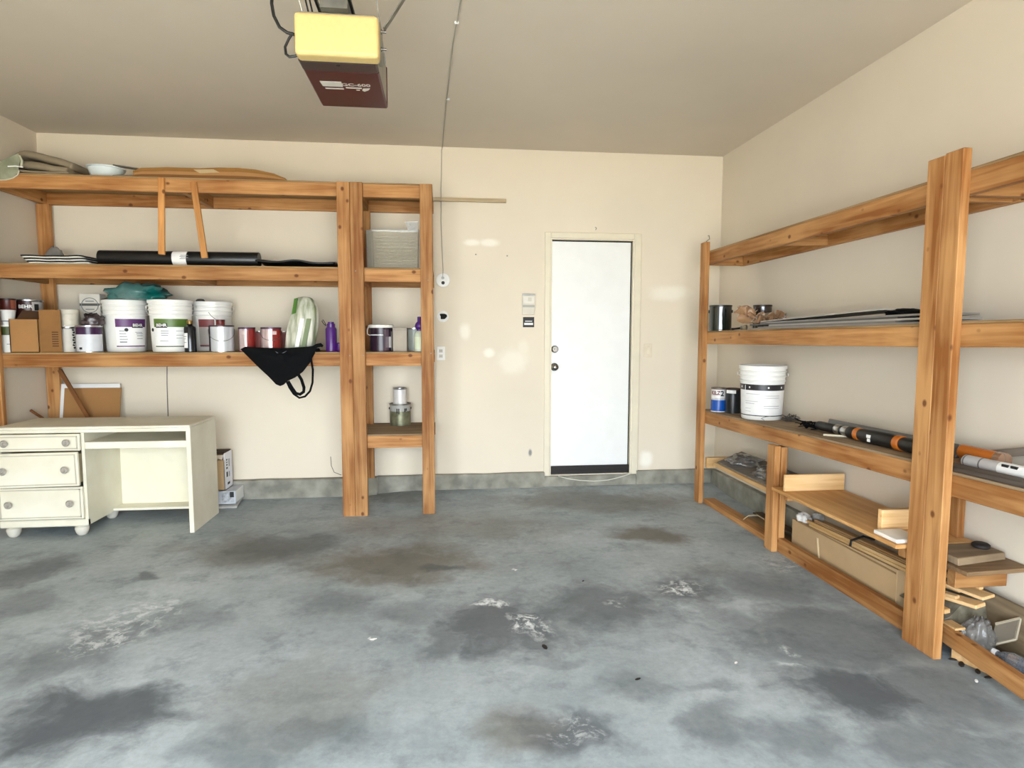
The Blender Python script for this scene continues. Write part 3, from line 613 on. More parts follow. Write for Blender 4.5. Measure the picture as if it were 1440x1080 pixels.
# ================================================================== CANS, BUCKETS, BOTTLES
def bail(r, z, drop, m, parent, ear=True, side=1, name='handle'):
    pts = []
    for k in range(17):
        t = PI * k / 16
        pts.append((r * 1.02 * math.cos(t), -side * (r * 1.01 * math.sin(t)), z - drop * math.sin(t) ** .8))
    MB().tube(pts, .0022, 6).build(name, m, parent)
    if ear:
        for s_ in (-1, 1): MB().lathe([(.014, 0), (.012, .004), (.006, .006)], 12).build('handle_ear', m, parent, loc=(s_ * r * .985, 0, z), rot=(0, s_ * PI / 2, 0))
def paint_can(label, x, y, z, r, h, body, bands=(), lid=METAL, handle=0, rz=None, group=None, name='paint_can', rim=METAL, hside=1):
    t = thing(name, label, 'paint can', (x, y, z), facing(x, y) if rz is None else rz, group)
    MB().lathe([(r * .97, 0), (r * 1.015, .0), (r * 1.015, .006), (r * .985, .009), (r * .985, h - .012)], 32).build('body', body, t)
    MB().lathe([(r * .985, h - .013), (r * 1.02, h - .010), (r * 1.02, h - .001), (r * .96, h), (r * .93, h - .006), (r * .8, h - .007), (.001, h - .007)], 32, cap=False).build('rim_and_lid', lid, t)
    for (z0, z1, a0, a1, m) in bands:
        MB().arc(r * .988, r * .988, z0, z1, math.radians(a0), math.radians(a1), 20).build('label', m, t)
    if handle: bail(r, h * .80, handle, STEEL, t, side=hside)
    return t
def bucket(label, x, y, z, rt, rb, h, m=WPLAST, lid=True, turn=0.0, handle=.10, name='plastic_bucket'):
    t = thing(name, label, 'bucket', (x, y, z), facing(x, y) + turn)
    R = lambda q: rb + (rt - rb) * q / h
    p = [(rb * .96, 0), (rb, .008)]
    p += [(R(h * .70), h * .70), (R(h * .70) + .006, h * .705), (R(h * .72) + .008, h * .725), (R(h * .72) + .001, h * .735), (R(h * .79) + .001, h * .79), (R(h * .79) + .009, h * .80), (R(h * .79) + .009, h * .815), (R(h * .82) + .001, h * .825),
          (R(h * .87) + .001, h * .87), (R(h * .87) + .009, h * .88), (R(h * .87) + .009, h * .895), (R(h * .9) + .001, h * .905)]
    if lid: p += [(R(h * .925), h * .93), (rt + .007, h * .935), (rt + .008, h * .99), (rt + .005, h), (rt - .004, h), (rt - .008, h - .008), (.001, h - .008)]
    else: p += [(rt, h * .97), (rt + .008, h * .975), (rt + .008, h), (rt - .004, h), (rb - .004, .01), (.001, .01)]
    MB().lathe(p, 40, cap=False).build('body', m, t)
    if handle: bail(rt + .012, h * .86, handle, WPLAST, t, side=-1)
    return t, R
Z3 = LV[2]
def lx(u, y, v=480): return PX(u, v, y=y).x
PURPLE = mat('purple print', '#5b2a66', .4); GREEN = mat('green print', '#55702c', .4); REDP = mat('maroon print', '#7d3c3c', .5)
def small_print(t, R, rows, col=GREYPRINT):
    for (zc, a0, a1, hh) in rows:
        MB().arc(R(zc) + .0016, R(zc) + .0016, zc - hh / 2, zc + hh / 2, math.radians(a0), math.radians(a1), 8, .0005).build('print_line', col, t)
# bucket with purple label
def labelled_bucket(label, u, y, lab, bar, logo_a, turn, a_lo, a_hi, rows, stripe):
    x = lx(u, y); t, R = bucket(label, x, y, Z3, .142, .126, .372, turn=turn)
    ar = math.radians
    pl = MB().arc(R(.03) + .0006, R(.235) + .0006, .03, .235, ar(a_lo), ar(a_hi), 24).build('label', PAPER, t)
    MB().arc(R(.178) + .0016, R(.236) + .0016, .178, .236, ar(a_lo), ar(a_hi), 24).build('colour_band', lab, t)
    MB().arc(R(.03) + .0016, R(.03) + .0016, .036, .044, ar(a_lo), ar(a_hi), 24).build('base_stripe', stripe, t)
    MB().arc(R(.19) + .0024, R(.19) + .0024, .172, .205, ar(logo_a - 17), ar(logo_a + 17), 10).build('logo_block', PRINT, t)
    lettering('BEHR', .030, PAPER, t, cyl_fn(R(.19), .190, ar(logo_a), .004))
    sm = MB().lathe([(.013, 0), (.013, .001)], 16).build('seal', PRINT, t, loc=((R(.155) + .002) * math.sin(ar(logo_a - 32)), -(R(.155) + .002) * math.cos(ar(logo_a - 32)), .158), rot=(PI / 2, 0, ar(logo_a - 32)))
    small_print(t, R, rows)
    return t, R
labelled_bucket('white paint bucket with a purple labelled front', 178, 4.85, PURPLE, 1, 33, .0, -28, 62, [(.15, -18, -4, .006), (.13, -18, 0, .005), (.11, -18, 2, .005), (.09, -18, 4, .005), (.07, -18, 2, .009), (.13, 28, 50, .005), (.115, 30, 50, .005), (.095, 30, 50, .005), (.14, 25, 48, .004)], PURPLE)
t, R = labelled_bucket('white paint bucket with a green labelled front', 242, 4.78, GREEN, 1, -28, .0, -52, 50, [(.15, -30, -8, .005), (.135, -30, -8, .005), (.12, -30, -10, .005), (.08, -34, -10, .004), (.15, 12, 34, .003), (.12, 12, 34, .003), (.1, 12, 30, .003)], mat('green stripe', '#4c5b35', .4))
x = lx(297, 4.98); t, R = bucket('white paint bucket with a maroon label behind the silver can', x, 5.02, Z3, .142, .126, .372)
MB().arc(R(.18) + .001, R(.24) + .001, .18, .238, -.75, .1, 12).build('label_band', REDP, t); MB().arc(R(.03) + .001, R(.18) + .001, .03, .179, -.75, .1, 12).build('label', mat('greyed label', '#b9b2ac', .5), t); MB().arc(R(.05) + .0018, R(.05) + .0018, .036, .046, -.75, .1, 12).build('base_stripe', REDP, t)
tag(MB().lathe([(.03, 0), (.034, .004), (.03, .02), (.02, .028), (.002, .03)], 14, (lx(284, 4.96), 4.96, Z3 + .3638)).build('jar_lid', mat('dusty dark cap', '#4b4540', .7)), 'small dark jar lid lying on top of the maroon-labelled bucket', 'lid')

# far left group
x = -2.950; ybk = x / lx(41, 1.0, 440); paint_can('dark maroon gallon can on top of the white can behind the open box', x, ybk, Z3 + .1995, .084, .172, mat('maroon can', '#3a1512', .35), [(.02, .155, 12, 80, mat('grey print face', '#b7b2ae', .4))], name='paint_can')
t = paint_can('white gallon can standing behind the open box', x, ybk, Z3, .084, .199, mat('old white can', '#d8d4ca', .4), name='paint_can')
o = [o for o in bpy.data.objects if o.get('label', '').startswith('dark maroon')][0]
lettering('BEHR', .034, PAPER, o, cyl_fn(.084, .120, -.25, .003)); MB().arc(.0845, .0845, .095, .14, .38, .72, 8, .001).build('dark_oval', DARK, o)
xs_, ys_ = -2.990, 4.665
t = paint_can('white can with a moss green top label squeezed between left wall and open box', xs_, ys_, Z3, .045, .19, mat('satin white can', '#e4e2da', .4), [(.12, .178, -80, 60, mat('moss label', '#4c5526', .5)), (.055, .06, -20, 30, GREYPRINT)], lid=WPLAST)
t = thing('white_cup', 'white tapered plastic cup standing on the moss-labelled can', 'cup', (xs_, ys_, Z3 + .1835), facing(xs_, ys_))
MB().lathe([(.030, 0), (.032, .003), (.036, .03), (.037, .033), (.046, .098), (.048, .10), (.048, .108), (.044, .11), (.002, .11)], 26, cap=False).build('body', WPLAST, t); MB().lathe([(.0365, .028), (.0385, .03), (.039, .035), (.038, .037)], 26, cap=False).build('seam_ring', GREYPRINT, t)
paint_can('maroon and copper tin on top of the white cup by the left wall', xs_ + .002, ys_ + .003, Z3 + .2935, .048, .078, mat('copper can', '#4a1710', .35), [(.006, .066, 20, 75, mat('copper patch', '#8c4a36', .4))], lid=mat('maroon lid', '#31110d', .4))
# open cardboard box
t = thing('open_cardboard_box', 'open brown cardboard box on the paint shelf', 'cardboard box', (lx(45, 4.64), 4.64, Z3))
xa, xb = lx(14.6, 4.605), lx(56, 4.605); xc = xb + .06
def pt(mb, name, m, par=t, **k): return attach(mb.build(name, m, **k), par)
yb_ = ybk - .09
pt(MB().box((xa, 4.60, Z3), (xb, 4.606, Z3 + .228)), 'front_wall', CARD); pt(MB().box((xa, 4.60, Z3), (xa + .006, yb_, Z3 + .23)), 'side_wall', CARD)
pt(MB().hexa([(xb - .006, 4.60, Z3), (xb, 4.60, Z3), (xb + .02, yb_, Z3), (xb + .014, yb_, Z3), (xb - .006, 4.60, Z3 + .228), (xb, 4.60, Z3 + .228), (xb + .02, yb_, Z3 + .23), (xb + .014, yb_, Z3 + .23)]), 'side_wall', CARD)
fx, fy = lx(87, 4.655), 4.655                                  # free end of the opened flap
def fl(q, dy, z): return (xb + .002 + (fx - xb - .002) * q, 4.608 + (fy - 4.608) * q + dy, Z3 + z)
def fbox(q0, q1, d0, d1, z0, z1): return MB().hexa([fl(q0, d0, z0), fl(q1, d0, z0), fl(q1, d1, z0), fl(q0, d1, z0), fl(q0, d0, z1), fl(q1, d0, z1), fl(q1, d1, z1), fl(q0, d1, z1)])
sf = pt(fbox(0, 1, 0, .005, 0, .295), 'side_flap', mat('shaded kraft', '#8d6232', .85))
for k in range(7): pt(fbox(.55, .85, -.0008, .001, .04 + k * .016, .048 + k * .016), 'print_bar', mat('brown print', '#5a3514', .8), sf)
pt(MB().box((xa, yb_ - .006, Z3), (xb + .02, yb_, Z3 + .23)), 'rear_wall', CARD); pt(MB().hexa([(xa + .004, 4.64, Z3 + .20), (xb - .008, 4.64, Z3 + .20), (xb - .008, 4.644, Z3 + .20), (xa + .004, 4.644, Z3 + .20), (xa + .03, 4.70, Z3 + .292), (xb - .008, 4.70, Z3 + .285), (xb - .008, 4.704, Z3 + .285), (xa + .03, 4.704, Z3 + .292)]), 'inner_flap', mat('shade-painted inner card', '#4a2f18', .9)); pt(MB().box((xa, 4.60, Z3), (xb + .01, yb_, Z3 + .005)), 'base', CARD)  # inner flap: its shadow is put into the card's dark brown
# white can + small tub, purple can
xw_ = lx(96, 4.74)
t = paint_can('white can with vertical black lettering, a small tub on its lid', xw_, 4.745, Z3, .052, .178, mat('matt white can', '#ddd6ca', .5))
for k in range(8): MB().cbox((0, 0, 0), (.015, .0012, .011)).build('letter_mark', PRINT, t, loc=(.0525 * math.sin(.62) + .002 * (-1) ** k, -.0525 * math.cos(.62), .03 + k * .018), rot=(0, (.3 if k % 2 else -.25), .62))
t = thing('small_tub', 'small white ribbed tub standing on the white can', 'tub', (lx(99, 4.74), 4.745, Z3 + .178), 0)
MB().lathe([(.056, 0), (.058, .003), (.058, .012), (.056, .014), (.056, .05), (.058, .052), (.058, .09), (.06, .092), (.06, .12), (.056, .124), (.002, .124)], 28, cap=False).build('body', mat('yellowed white', '#d3ccbb', .5), t)
t = paint_can('silver can with a dark purple top band and plastic wrap on its lid', lx(126, 4.68), 4.68, Z3, .08, .188, METAL, [(.008, .125, -75, 75, mat('pale grey label', '#d9dade', .4)), (.125, .178, -85, 85, mat('deep purple band', '#3b1840', .25)), (.02, .036, -50, -34, PRINT)])
def crumple(name, label, cat, c, d, m, seed, amp=.35, nu=28, nv=16, group=None, tilt=0, parent=None):
    """a crumpled closed lump that sits on its flat bottom at c, size d"""
    def f(a, b):
        th, ph = 2 * PI * a, PI * b; p = Vector((math.sin(ph) * math.cos(th), math.sin(ph) * math.sin(th), -math.cos(ph)))
        k = 1 + amp * (nz(p, 1.9, seed) + .6 * nz(p, 4.3, seed + 5) + .35 * abs(nz(p, 8, seed + 9)))
        q = p * k; q.z = max(q.z, -.62); return (c[0] + q.x * d[0] / 2, c[1] + q.y * d[1] / 2, c[2] + (q.z + .62) * d[2] / 1.62)
    o = MB().grid(f, nu, nv).build(name, m, sharp=75)
    if parent is None: tag(o, label, cat, group)
    return o
crumple('wrapped_bundle', 'dark bundle in clear plastic on the purple-banded can', 'bundle', (lx(131, 4.69, 450), 4.69, Z3 + .1815), (.13, .12, .09), mat('smoky wrap', '#55484a', .25, col2='#2a1f22', scale=18), 3)
# white box with round logo
c0 = PX(111, 413, y=4.95); c1 = PX(142, 450, y=4.95)
t = thing('white_logo_box', 'white box with a grey oval emblem at the back of the paint shelf', 'box', ((c0.x + c1.x) / 2, 4.99, Z3))
pt(MB().box((c0.x, 4.95, Z3), (c1.x, 5.03, c0.z)), 'body', mat('white carton', '#ddd7cb', .6), t, bevel=.002)
cx_, cz_ = (c0.x + c1.x) / 2, c0.z - .085; cxr = .058
ring = MB(); ring.tube([(cx_ + cxr * math.cos(a * PI / 12), 4.9490, cz_ + .055 * math.sin(a * PI / 12)) for a in range(24)], .003, 6, closed=True); pt(ring, 'oval_emblem', GREYPRINT, t)
pt(MB().cbox((cx_, 4.9485, cz_ + .005), (.14, .003, .018)), 'emblem_bar', mat('emblem grey', '#5f5d5a', .6), t)
for k in (-1, 1): pt(MB().cbox((cx_, 4.9490, cz_ + k * .03), (.06, .002, .008)), 'emblem_line', GREYPRINT, t)
# teal bag
def teal():
    m = mat('teal plastic bag', '#0a625d', .25, col2='#6f8a86', scale=5); return m
c = lx(185, 4.8, 415)
tb = crumple('teal_plastic_bag', 'crumpled teal and clear plastic bag on the purple-labelled bucket', 'plastic bag', (c + .03, 4.83, Z3 + .3725), (.40, .28, .115), teal(), 11, .5, 26, 14)
# dark bottle with gold cap
t = thing('dark_bottle', 'dark glass bottle with gold cap and white label between two buckets', 'bottle', (lx(267, 4.63), 4.64, Z3), facing(-1.6, 4.6) - .4)
MB().lathe([(.036, 0), (.040, .005), (.040, .165), (.036, .18), (.018, .192), (.017, .2)], 24).build('body', mat('dark glass', '#101418', .15), t); MB().lathe([(.019, .199), (.02, .2), (.02, .222), (.017, .225), (.002, .225)], 20, cap=False).build('cap', mat('brass cap', '#8a6a33', .4, .4), t)
MB().arc(.0405, .0405, .03, .135, -1.0, .0, 10).build('label', PAPER, t)
small_print(t, lambda q: .0405, [(.11, -50, -8, .004), (.095, -50, -15, .003), (.07, -50, -10, .003)])
# silver can and red cans
t = paint_can('bare silver gallon can with a dark edge and wire handle', lx(312, 4.70), 4.70, Z3, .084, .192, METAL, [(.005, .18, -110, -62, mat('dark edge label', '#2a1620', .4))], handle=.075, lid=mat('dark stained lid', '#4a3a40', .4, .4))
MB().arc(.0835, .0835, .004, .184, -1.05, 1.45, 24).build('label', mat('silver label', '#ccd0d4', .3, .35, var=.06), t)
rt_ = paint_can('small dark red tin standing on the silver can', lx(310, 4.72, 455), 4.72, Z3 + .1850, .03, .048, mat('dark red tin', '#6e1d19', .4), lid=mat('dark red lid', '#5a1714', .4))
MB().tube([(-.02, -.02, .04), (-.06, -.03, .075), (-.075, -.03, .10)], .002, 6).build('wire', WIRE, rt_)
RED = mat('red can', '#8a2420', .3, var=.1)
for u, lab, hn in ((347, 'red and silver can nearest the bare silver can', .0), (381, 'red and silver can with a raised wire handle beside the green and white sack', .06)):
    t = paint_can(lab, lx(u, 4.72), 4.73, Z3, .071 if hn else .058, .178, RED, lid=mat('purple stained lid', '#54405a', .35, .5), handle=hn)
    MB().arc((.071 if hn else .058) * .989, (.071 if hn else .058) * .989, .006, .165, -1.5 if hn else -1.2, .1 if hn else -.05, 14).build('label', mat('pinkish silver', '#c9b3b0', .3, .4), t)
    MB().arc((.071 if hn else .058) * .999, (.071 if hn else .058) * .999, .125, .15, -.6 if not hn else .15, -.2 if not hn else .55, 8, .0008).build('badge', mat('pale badge', '#d9c4bf', .4), t)
paint_can('pale pink can half hidden between the two red cans', lx(363, 4.9), 4.95, Z3, .06, .15, mat('pink can', '#b06a66', .5))
paint_can('faded red can at the foot of the green and white sack', lx(398, 4.93), 4.97, Z3, .06, .15, mat('faded red can', '#8f4a45', .5))
# green and white sack
def ringloft(rings, y, depths, n=28, seed=1, amp=.05):
    vs, fs = [], []
    R_ = len(rings)
    for j, ((ul, ur, v), d) in enumerate(zip(rings, depths)):
        a, b = PX(ul, v, y=y), PX(ur, v, y=y); cx, hw, z = (a.x + b.x) / 2, (b.x - a.x) / 2, (a.z + b.z) / 2
        for k in range(n):
            t = 2 * PI * k / n; fold = 1 + amp * math.sin(7 * t + seed) * (j / R_) + amp * .8 * nz((math.cos(t) * 2, math.sin(t) * 2, j * .7), 1.0, seed)
            vs.append((cx + hw * math.copysign(abs(math.cos(t)) ** .75, math.cos(t)) * fold, y + d * math.copysign(abs(math.sin(t)) ** .75, math.sin(t)) * fold, z))
    for j in range(R_ - 1):
        for k in range(n):
            q = (k + 1) % n; fs.append((j * n + k, j * n + q, (j + 1) * n + q, (j + 1) * n + k))
    m = MB().add(vs, fs, True); m.f.append(tuple(reversed(range(n)))); m.sm.append(False); o = (R_ - 1) * n; m.f.append(tuple(o + k for k in range(n))); m.sm.append(False); return m
SACK = mat('green white sack', '#dcd9cb', .45, col2='#77805c', scale=2.4, stretch=(9, 9, 1.4))
sk = thing('fertiliser_sack', 'white and green plastic sack with a gathered top leaning on the shelf', 'sack', (lx(422, 4.74), 4.74, Z3))
attach(ringloft([(399, 441, 494.5), (401, 443, 485), (403, 445, 470), (407, 447, 455), (410, 449, 440), (413, 447, 430), (415, 441, 422), (419, 436, 417)], 4.74, [.06, .075, .078, .07, .06, .05, .035, .02], amp=.16).build('sack_body', SACK, subsurf=1), sk)
a, b = PX(411, 440, y=4.665), PX(416, 420, y=4.70)
attach(MB().hexa([(a.x - .01, 4.69, a.z - .01), (a.x + .02, 4.675, a.z), (a.x + .02, 4.72, a.z), (a.x - .01, 4.72, a.z), (b.x - .012, 4.70, b.z), (b.x + .012, 4.69, b.z + .005), (b.x + .012, 4.72, b.z), (b.x - .012, 4.72, b.z)]).build('green_patch', mat('leaf green print', '#4d7a2c', .5)), sk)
for (u, w_, m_) in ((417.5, .014, PAPER), (427, .016, mat('sage print', '#6f7d52', .5))):
    a, b = PX(u, 488, y=4.66), PX(u + 7, 448, y=4.662)
    attach(MB().hexa([(a.x - w_, 4.655, a.z), (a.x + w_, 4.655, a.z), (a.x + w_, 4.68, a.z), (a.x - w_, 4.68, a.z), (b.x - w_, 4.668, b.z), (b.x + w_, 4.668, b.z), (b.x + w_, 4.69, b.z), (b.x - w_, 4.69, b.z)]).build('print_strip', m_), sk)
# purple bottle
t = thing('purple_bottle', 'purple screw-top bottle with a cord loop beside the double post', 'bottle', (lx(465.5, 4.68), 4.69, Z3), 0)
PURB = mat('violet plastic', '#4a1a6e', .35, var=.08)
MB().lathe([(.036, 0), (.04, .004), (.04, .165), (.034, .178)], 26).build('body', PURB, t); MB().lathe([(.030, .177), (.030, .203), (.022, .206), (.022, .218), (.002, .22)], 22, cap=False).build('cap', PURB, t)
MB().tube([(-.035, -.01, .19), (-.05, -.01, .205), (-.062, -.01, .225), (-.055, -.01, .235), (-.042, -.01, .215), (-.033, -.01, .19)], .003, 6).build('cord_loop', DARK, t)
tag(MB().lathe([(.02, 0), (.022, .003), (.022, .06), (.016, .066), (.002, .066)], 18, (lx(477, 4.66), 4.665, Z3)).build('violet_cap', PURB), 'small violet cap standing between the purple bottle and post', 'cap')
# black drawstring bag draped over the beam
bgp = thing('black_bag', 'flat black tote bag draped over the shelf edge with its straps hanging', 'bag', (lx(395, 4.57), 4.575, Z3))
ol = [(338, 491), (345, 487.5), (372, 489), (400, 489.5), (425, 488), (446, 486), (443, 496), (436, 510), (426, 523), (415, 531), (405, 535.5), (399, 541), (394, 543), (388, 540.5), (378, 530), (364, 517), (350, 503)]
yb0 = YB0 - .004
def bag_face(off):
    return [Vector((PX(u, v, y=YB0 - off).x, YB0 - off, PX(u, v, y=YB0 - off).z)) for u, v in ol]
cen = Vector((PX(397, 508, y=YB0 - .035).x, YB0 - .035, PX(397, 508, y=YB0 - .03).z))
fr_ = bag_face(.012); bk_ = bag_face(.001); n_ = len(ol); m_ = MB(); mid = [(p + cen) / 2 + Vector((0, -.008, 0)) for p in fr_]
for p in mid: p.y += .03 * nz(p, 17, 2)
vs_ = fr_ + bk_ + mid + [cen]; fs_ = []
for i in range(n_):
    j = (i + 1) % n_; fs_ += [(i, j, n_ + j, n_ + i), (i, 2 * n_ + i, 2 * n_ + j, j), (2 * n_ + i, 3 * n_, 2 * n_ + j)]
fs_.append(tuple(n_ + i for i in range(n_)))
attach(m_.add(vs_, fs_, True).build('bag_front', BLACKCLOTH), bgp)
pa, pb_ = PX(340, 490, y=4.57), PX(447, 486, y=4.57)
attach(MB().grid(lambda a, b: (pa.x + (pb_.x - pa.x) * a, 4.574 + .07 * b, Z3 + .013 + .008 * math.sin(PI * b) + .012 * nz((a * 6, b * 2, 1), 1.0) * b), 24, 5).build('bag_top', BLACKCLOTH, solid=.012), bgp)
MBx = MB().tube([PX(u, v, y=4.566) for u, v in ((437, 503), (440, 520), (439.5, 538), (436, 550), (429, 557.5), (421, 559.5), (413, 554), (407, 545), (403, 536))], .0075, 8, flat=((0, 1, 0), .002)); attach(MBx.build('strap', BLACKCLOTH), bgp)
MBx = MB().tube([PX(u, v, y=4.560) for u, v in ((418, 524), (424, 534), (427.5, 545), (427, 551), (422, 554.5), (416, 553), (411, 546), (405, 536))], .011, 8, flat=((0, 1, 0), .002)); attach(MBx.build('strap', BLACKCLOTH), bgp)
MBx = MB().tube([PX(u, v, y=4.575) for u, v in ((440, 489), (446, 486), (451, 485), (454, 487))], [.012, .014, .014, .008], 8); attach(MBx.build('drawstring_knot', BLACKCLOTH), bgp)
ch = [PX(u, v, y=4.548) for u, v in ((387, 494), (394, 497.5), (403, 493.5), (394, 501))]; attach(MB().prism(ch, (0, .006, 0)).build('logo_mark', mat('grey logo', '#55555c', .6)), bgp)

# ---- level two: black roll, striped cloths
Z2 = LV[1]
t = thing('black_membrane_roll', 'long black plastic roll with a paper label lying on the middle shelf', 'roll', (lx(250, 4.70, 365), 4.70, Z2))
xa, xb = PX(141, 362, y=4.70).x, PX(365, 366, y=4.70).x
BLKR = mat('black sheeting', '#121214', .35, var=.25, scale=6)
def xlathe(x0, x1, r, y, z, m, name, par, rr=None, n=26):
    prof = [(rr or r * .25, 0), (r * .97, 0), (r, .004), (r, abs(x1 - x0) - .004), (r * .97, abs(x1 - x0)), (rr or r * .25, abs(x1 - x0))]
    o = MB().lathe(prof, n).build(name, m, loc=(x0, y, z), rot=(0, PI / 2, 0)); return attach(o, par)
xlathe(xa, xb, .054, 4.70, Z2 + .054, BLKR, 'roll', t)
xlathe(PX(245, 364, y=4.70).x, PX(266, 364, y=4.70).x, .0546, 4.70, Z2 + .0545, PAPER, 'paper_label', t, rr=.0541)
for k in range(4):
    lxk = PX(250 + 2.5 * (k % 2), 364, y=4.64).x; attach(MB().cbox((lxk + .03, 4.6452, Z2 + .05 + .008 * k), (.04 + .01 * (k % 2), .0015, .004)).build('print_line', GREYPRINT), t)
tag(MB().grid(lambda a, b: (xb - .001 + (-.765 - xb) * a, 4.60 + .42 * b, Z2 + .014 + .030 * (.6 + .8 * nz((a * 3, b * 2, 4))) * math.sin(PI * min(1, b * 1.2 + .25)) + .012 * (1 - a)), 30, 10).build('black_sheet', BLKR, solid=.012), 'loose folded black plastic sheet beside the black roll', 'sheet')
STR = [mat('cloth white', '#d8d4ca', .85, var=.1), mat('cloth black', '#1c1a1a', .85)]
for k in range(6):
    z = Z2 + .005 + k * .0095; xa_, xb_ = PX(50 - 2 * k, 366, y=4.68).x, PX(134 - 2.5 * k + 4 * (k % 2), 366, y=4.68).x
    o = MB().grid(lambda a, b: (xa_ + (xb_ - xa_) * a, 4.60 + .25 * b, z + .012 * max(0, a - .75) / .25 * math.sin(a * 9) * .4 + .003 * nz((a * 4, b * 3, 0))), 22, 6).build('placemat', STR[k % 2], solid=.0088)
    tag(o, ('limp white' if k % 2 == 0 else 'limp black') + ' cloth mat in the flat stack beside the black roll', 'mat', ('white' if k % 2 == 0 else 'black') + ' mats in the stack')
crumple('grey_lump', 'grey crumpled lump sitting behind the striped mats', 'cloth', (lx(77, 4.93, 355), 4.935, Z2), (.12, .10, .15), mat('grey felt', '#8b8680', .9), 21, .25)

# ---- top shelf
Z1 = LV[0]
CANVAS = mat('canvas cloth', '#8f8068', .9, var=.15, scale=5, bump=.3)
def slab_path(pts, y0, y1, th, name, m, par=None, n=26, seed=0):
    P = [PX(u, v, y=y0) for u, v in pts]; cum = [0]
    for a, b in zip(P, P[1:]): cum.append(cum[-1] + (b - a).length)
    def at_(t):
        s = t * cum[-1]
        for i in range(len(P) - 1):
            if s <= cum[i + 1] + 1e-9: f = (s - cum[i]) / (cum[i + 1] - cum[i]); return P[i].lerp(P[i + 1], f)
        return P[-1]
    o = MB().grid(lambda a, b: (at_(a).x, y0 + (y1 - y0) * b, at_(a).z + .008 * nz((a * 4, b * 3, seed), 1.0) + .02 * b * 0), n, 8).build(name, m, solid=th, bevel=0)
    md = o.modifiers.new('s', 'SUBSURF'); md.levels = 1; md.render_levels = 1
    if par: attach(o, par)
    return o
t = thing('folded_drop_cloth', 'folded tan canvas drop cloth on the top shelf at the left wall', 'drop cloth', (PX(60, 240, y=4.75).x, 4.75, Z1))
slab_path([(-4, 236), (15, 224), (30, 214), (55, 219), (80, 226), (101, 233)], 4.64, 5.05, .05, 'upper_fold', CANVAS, t, seed=1)
slab_path([(28, 229), (50, 232), (75, 237), (94, 240)], 4.62, 5.0, .05, 'lower_fold', CANVAS, t, seed=2)
slab_path([(8, 237), (34, 240), (60, 242), (96, 243)], 4.60, 5.0, .02, 'bottom_fold', CANVAS, t, seed=3)
cov = thing('plastic_cover', 'cloudy plastic sheet with a curved lip hanging off the top shelf', 'plastic sheet', (PX(10, 240, y=4.58).x, 4.58, Z1))
attach(MB().prism([PX(u, v, y=4.5842) for u, v in ((-6, 232), (12, 222), (26, 216), (29, 226), (27, 236), (26, 243), (19, 250), (8, 253), (-6, 253.5))], (0, -.006, 0)).build('sheet', mat('cloudy plastic', '#a3a48c', .35, col2='#7d8068', scale=10), bevel=.001), cov)
attach(MB().tube([PX(u, v, y=4.5765) for u, v in ((27, 240), (25, 246), (18, 250.5), (8, 253), (-6, 253.5))], .004, 6).build('rim', mat('pale rim', '#c9c4ae', .4)), cov)
attach(MB().tube([PX(u, v, y=4.575) for u, v in ((11, 234), (22, 233.5), (32, 235))], .004, 6).build('white_edge', PAPER), cov)
attach(MB().tube([PX(u, v, y=4.574) for u, v in ((27, 219), (31, 226), (30, 234))], .008, 6).build('folded_edge', mat('pale fold', '#b9b79c', .4)), cov)
# white bowl + grey sheets + cardboard
bx_ = PX(144, 238, y=4.70).x
t = thing('white_bowl', 'pale blue-white plastic basin on the top shelf', 'bowl', (bx_, 4.75, Z1))
MB().lathe([(.085, 0), (.09, .004), (.112, .075), (.12, .078), (.12, .086), (.108, .086), (.084, .012), (.002, .012)], 36, cap=False).build('basin', mat('blue white plastic', '#dfe7e6', .35), t)
a = PX(160, 240, y=4.62)
tag(MB().hexa([(a.x, 4.60, Z1 + .002), (a.x + .124, 4.60, Z1 + .001), (a.x + .124, 4.86, Z1 + .001), (a.x, 4.86, Z1 + .002), (a.x, 4.60, Z1 + .006), (a.x + .124, 4.60, Z1 + .004), (a.x + .06, 4.86, Z1 + .075), (a.x + .02, 4.86, Z1 + .06)]).build('scrap_sheet', mat('grey card', '#8d8374', .8), bevel=.001), 'bent grey sheet wedged between the basin and the cardboard', 'sheet')
p0_ = Vector((bx_ + .085, 4.685, Z1 + .0900)); zc_t = PX(205, 235.8, y=4.612).z; p1_ = Vector((PX(206, 240, y=4.70).x, 4.70, zc_t + .0035))
tag(plank('thin_lath', p0_, p1_, .05, .008, wood('grey lath', '#7d766a', '#5c564c', knots=False), None, (0, 1, 0)), 'thin grey lath lying tilted on the top shelf behind the basin', 'lath')
cbt = thing('flattened_cardboard', 'flattened brown cardboard with a pale tape patch on the top shelf', 'cardboard', (PX(290, 245, y=4.7).x, 4.7, Z1))
pts = [(187, 251), (187, 240), (198, 236), (235, 235), (280, 236.5), (310, 235.5), (335, 236), (360, 238.5), (385, 244), (401, 250.5), (402, 253.5)]
def cbx(k0, k1, y0, dy, name, m):
    P = [PX(u, v, y=y0) for u, v in pts]; n = len(P); zb = Z1 + .001
    lo = [Vector((p.x, y0, zb + max(0.0, p.z - zb) * k0)) for p in P]; hi = [Vector((p.x, y0, zb + max(.003, (p.z - zb)) * k1)) for p in P]
    attach(MB().prism(lo + hi[::-1], (0, dy, 0)).build(name, m), cbt)
cbx(0, .32, 4.612, .40, 'card_layer', mat('darker card', '#7d5327', .85)); cbx(.33, .66, 4.618, .42, 'card_layer', CARD); cbx(.67, 1.0, 4.612, .43, 'card_layer', mat('mid card', '#93672f', .85))
attach(MB().prism([PX(u, v, y=4.6115) for u, v in ((272, 238.5), (300, 238), (309, 242.5), (281, 243.5))], (0, .0006, 0)).build('tape_patch', mat('tan tape', '#c0a77c', .5)), cbt)

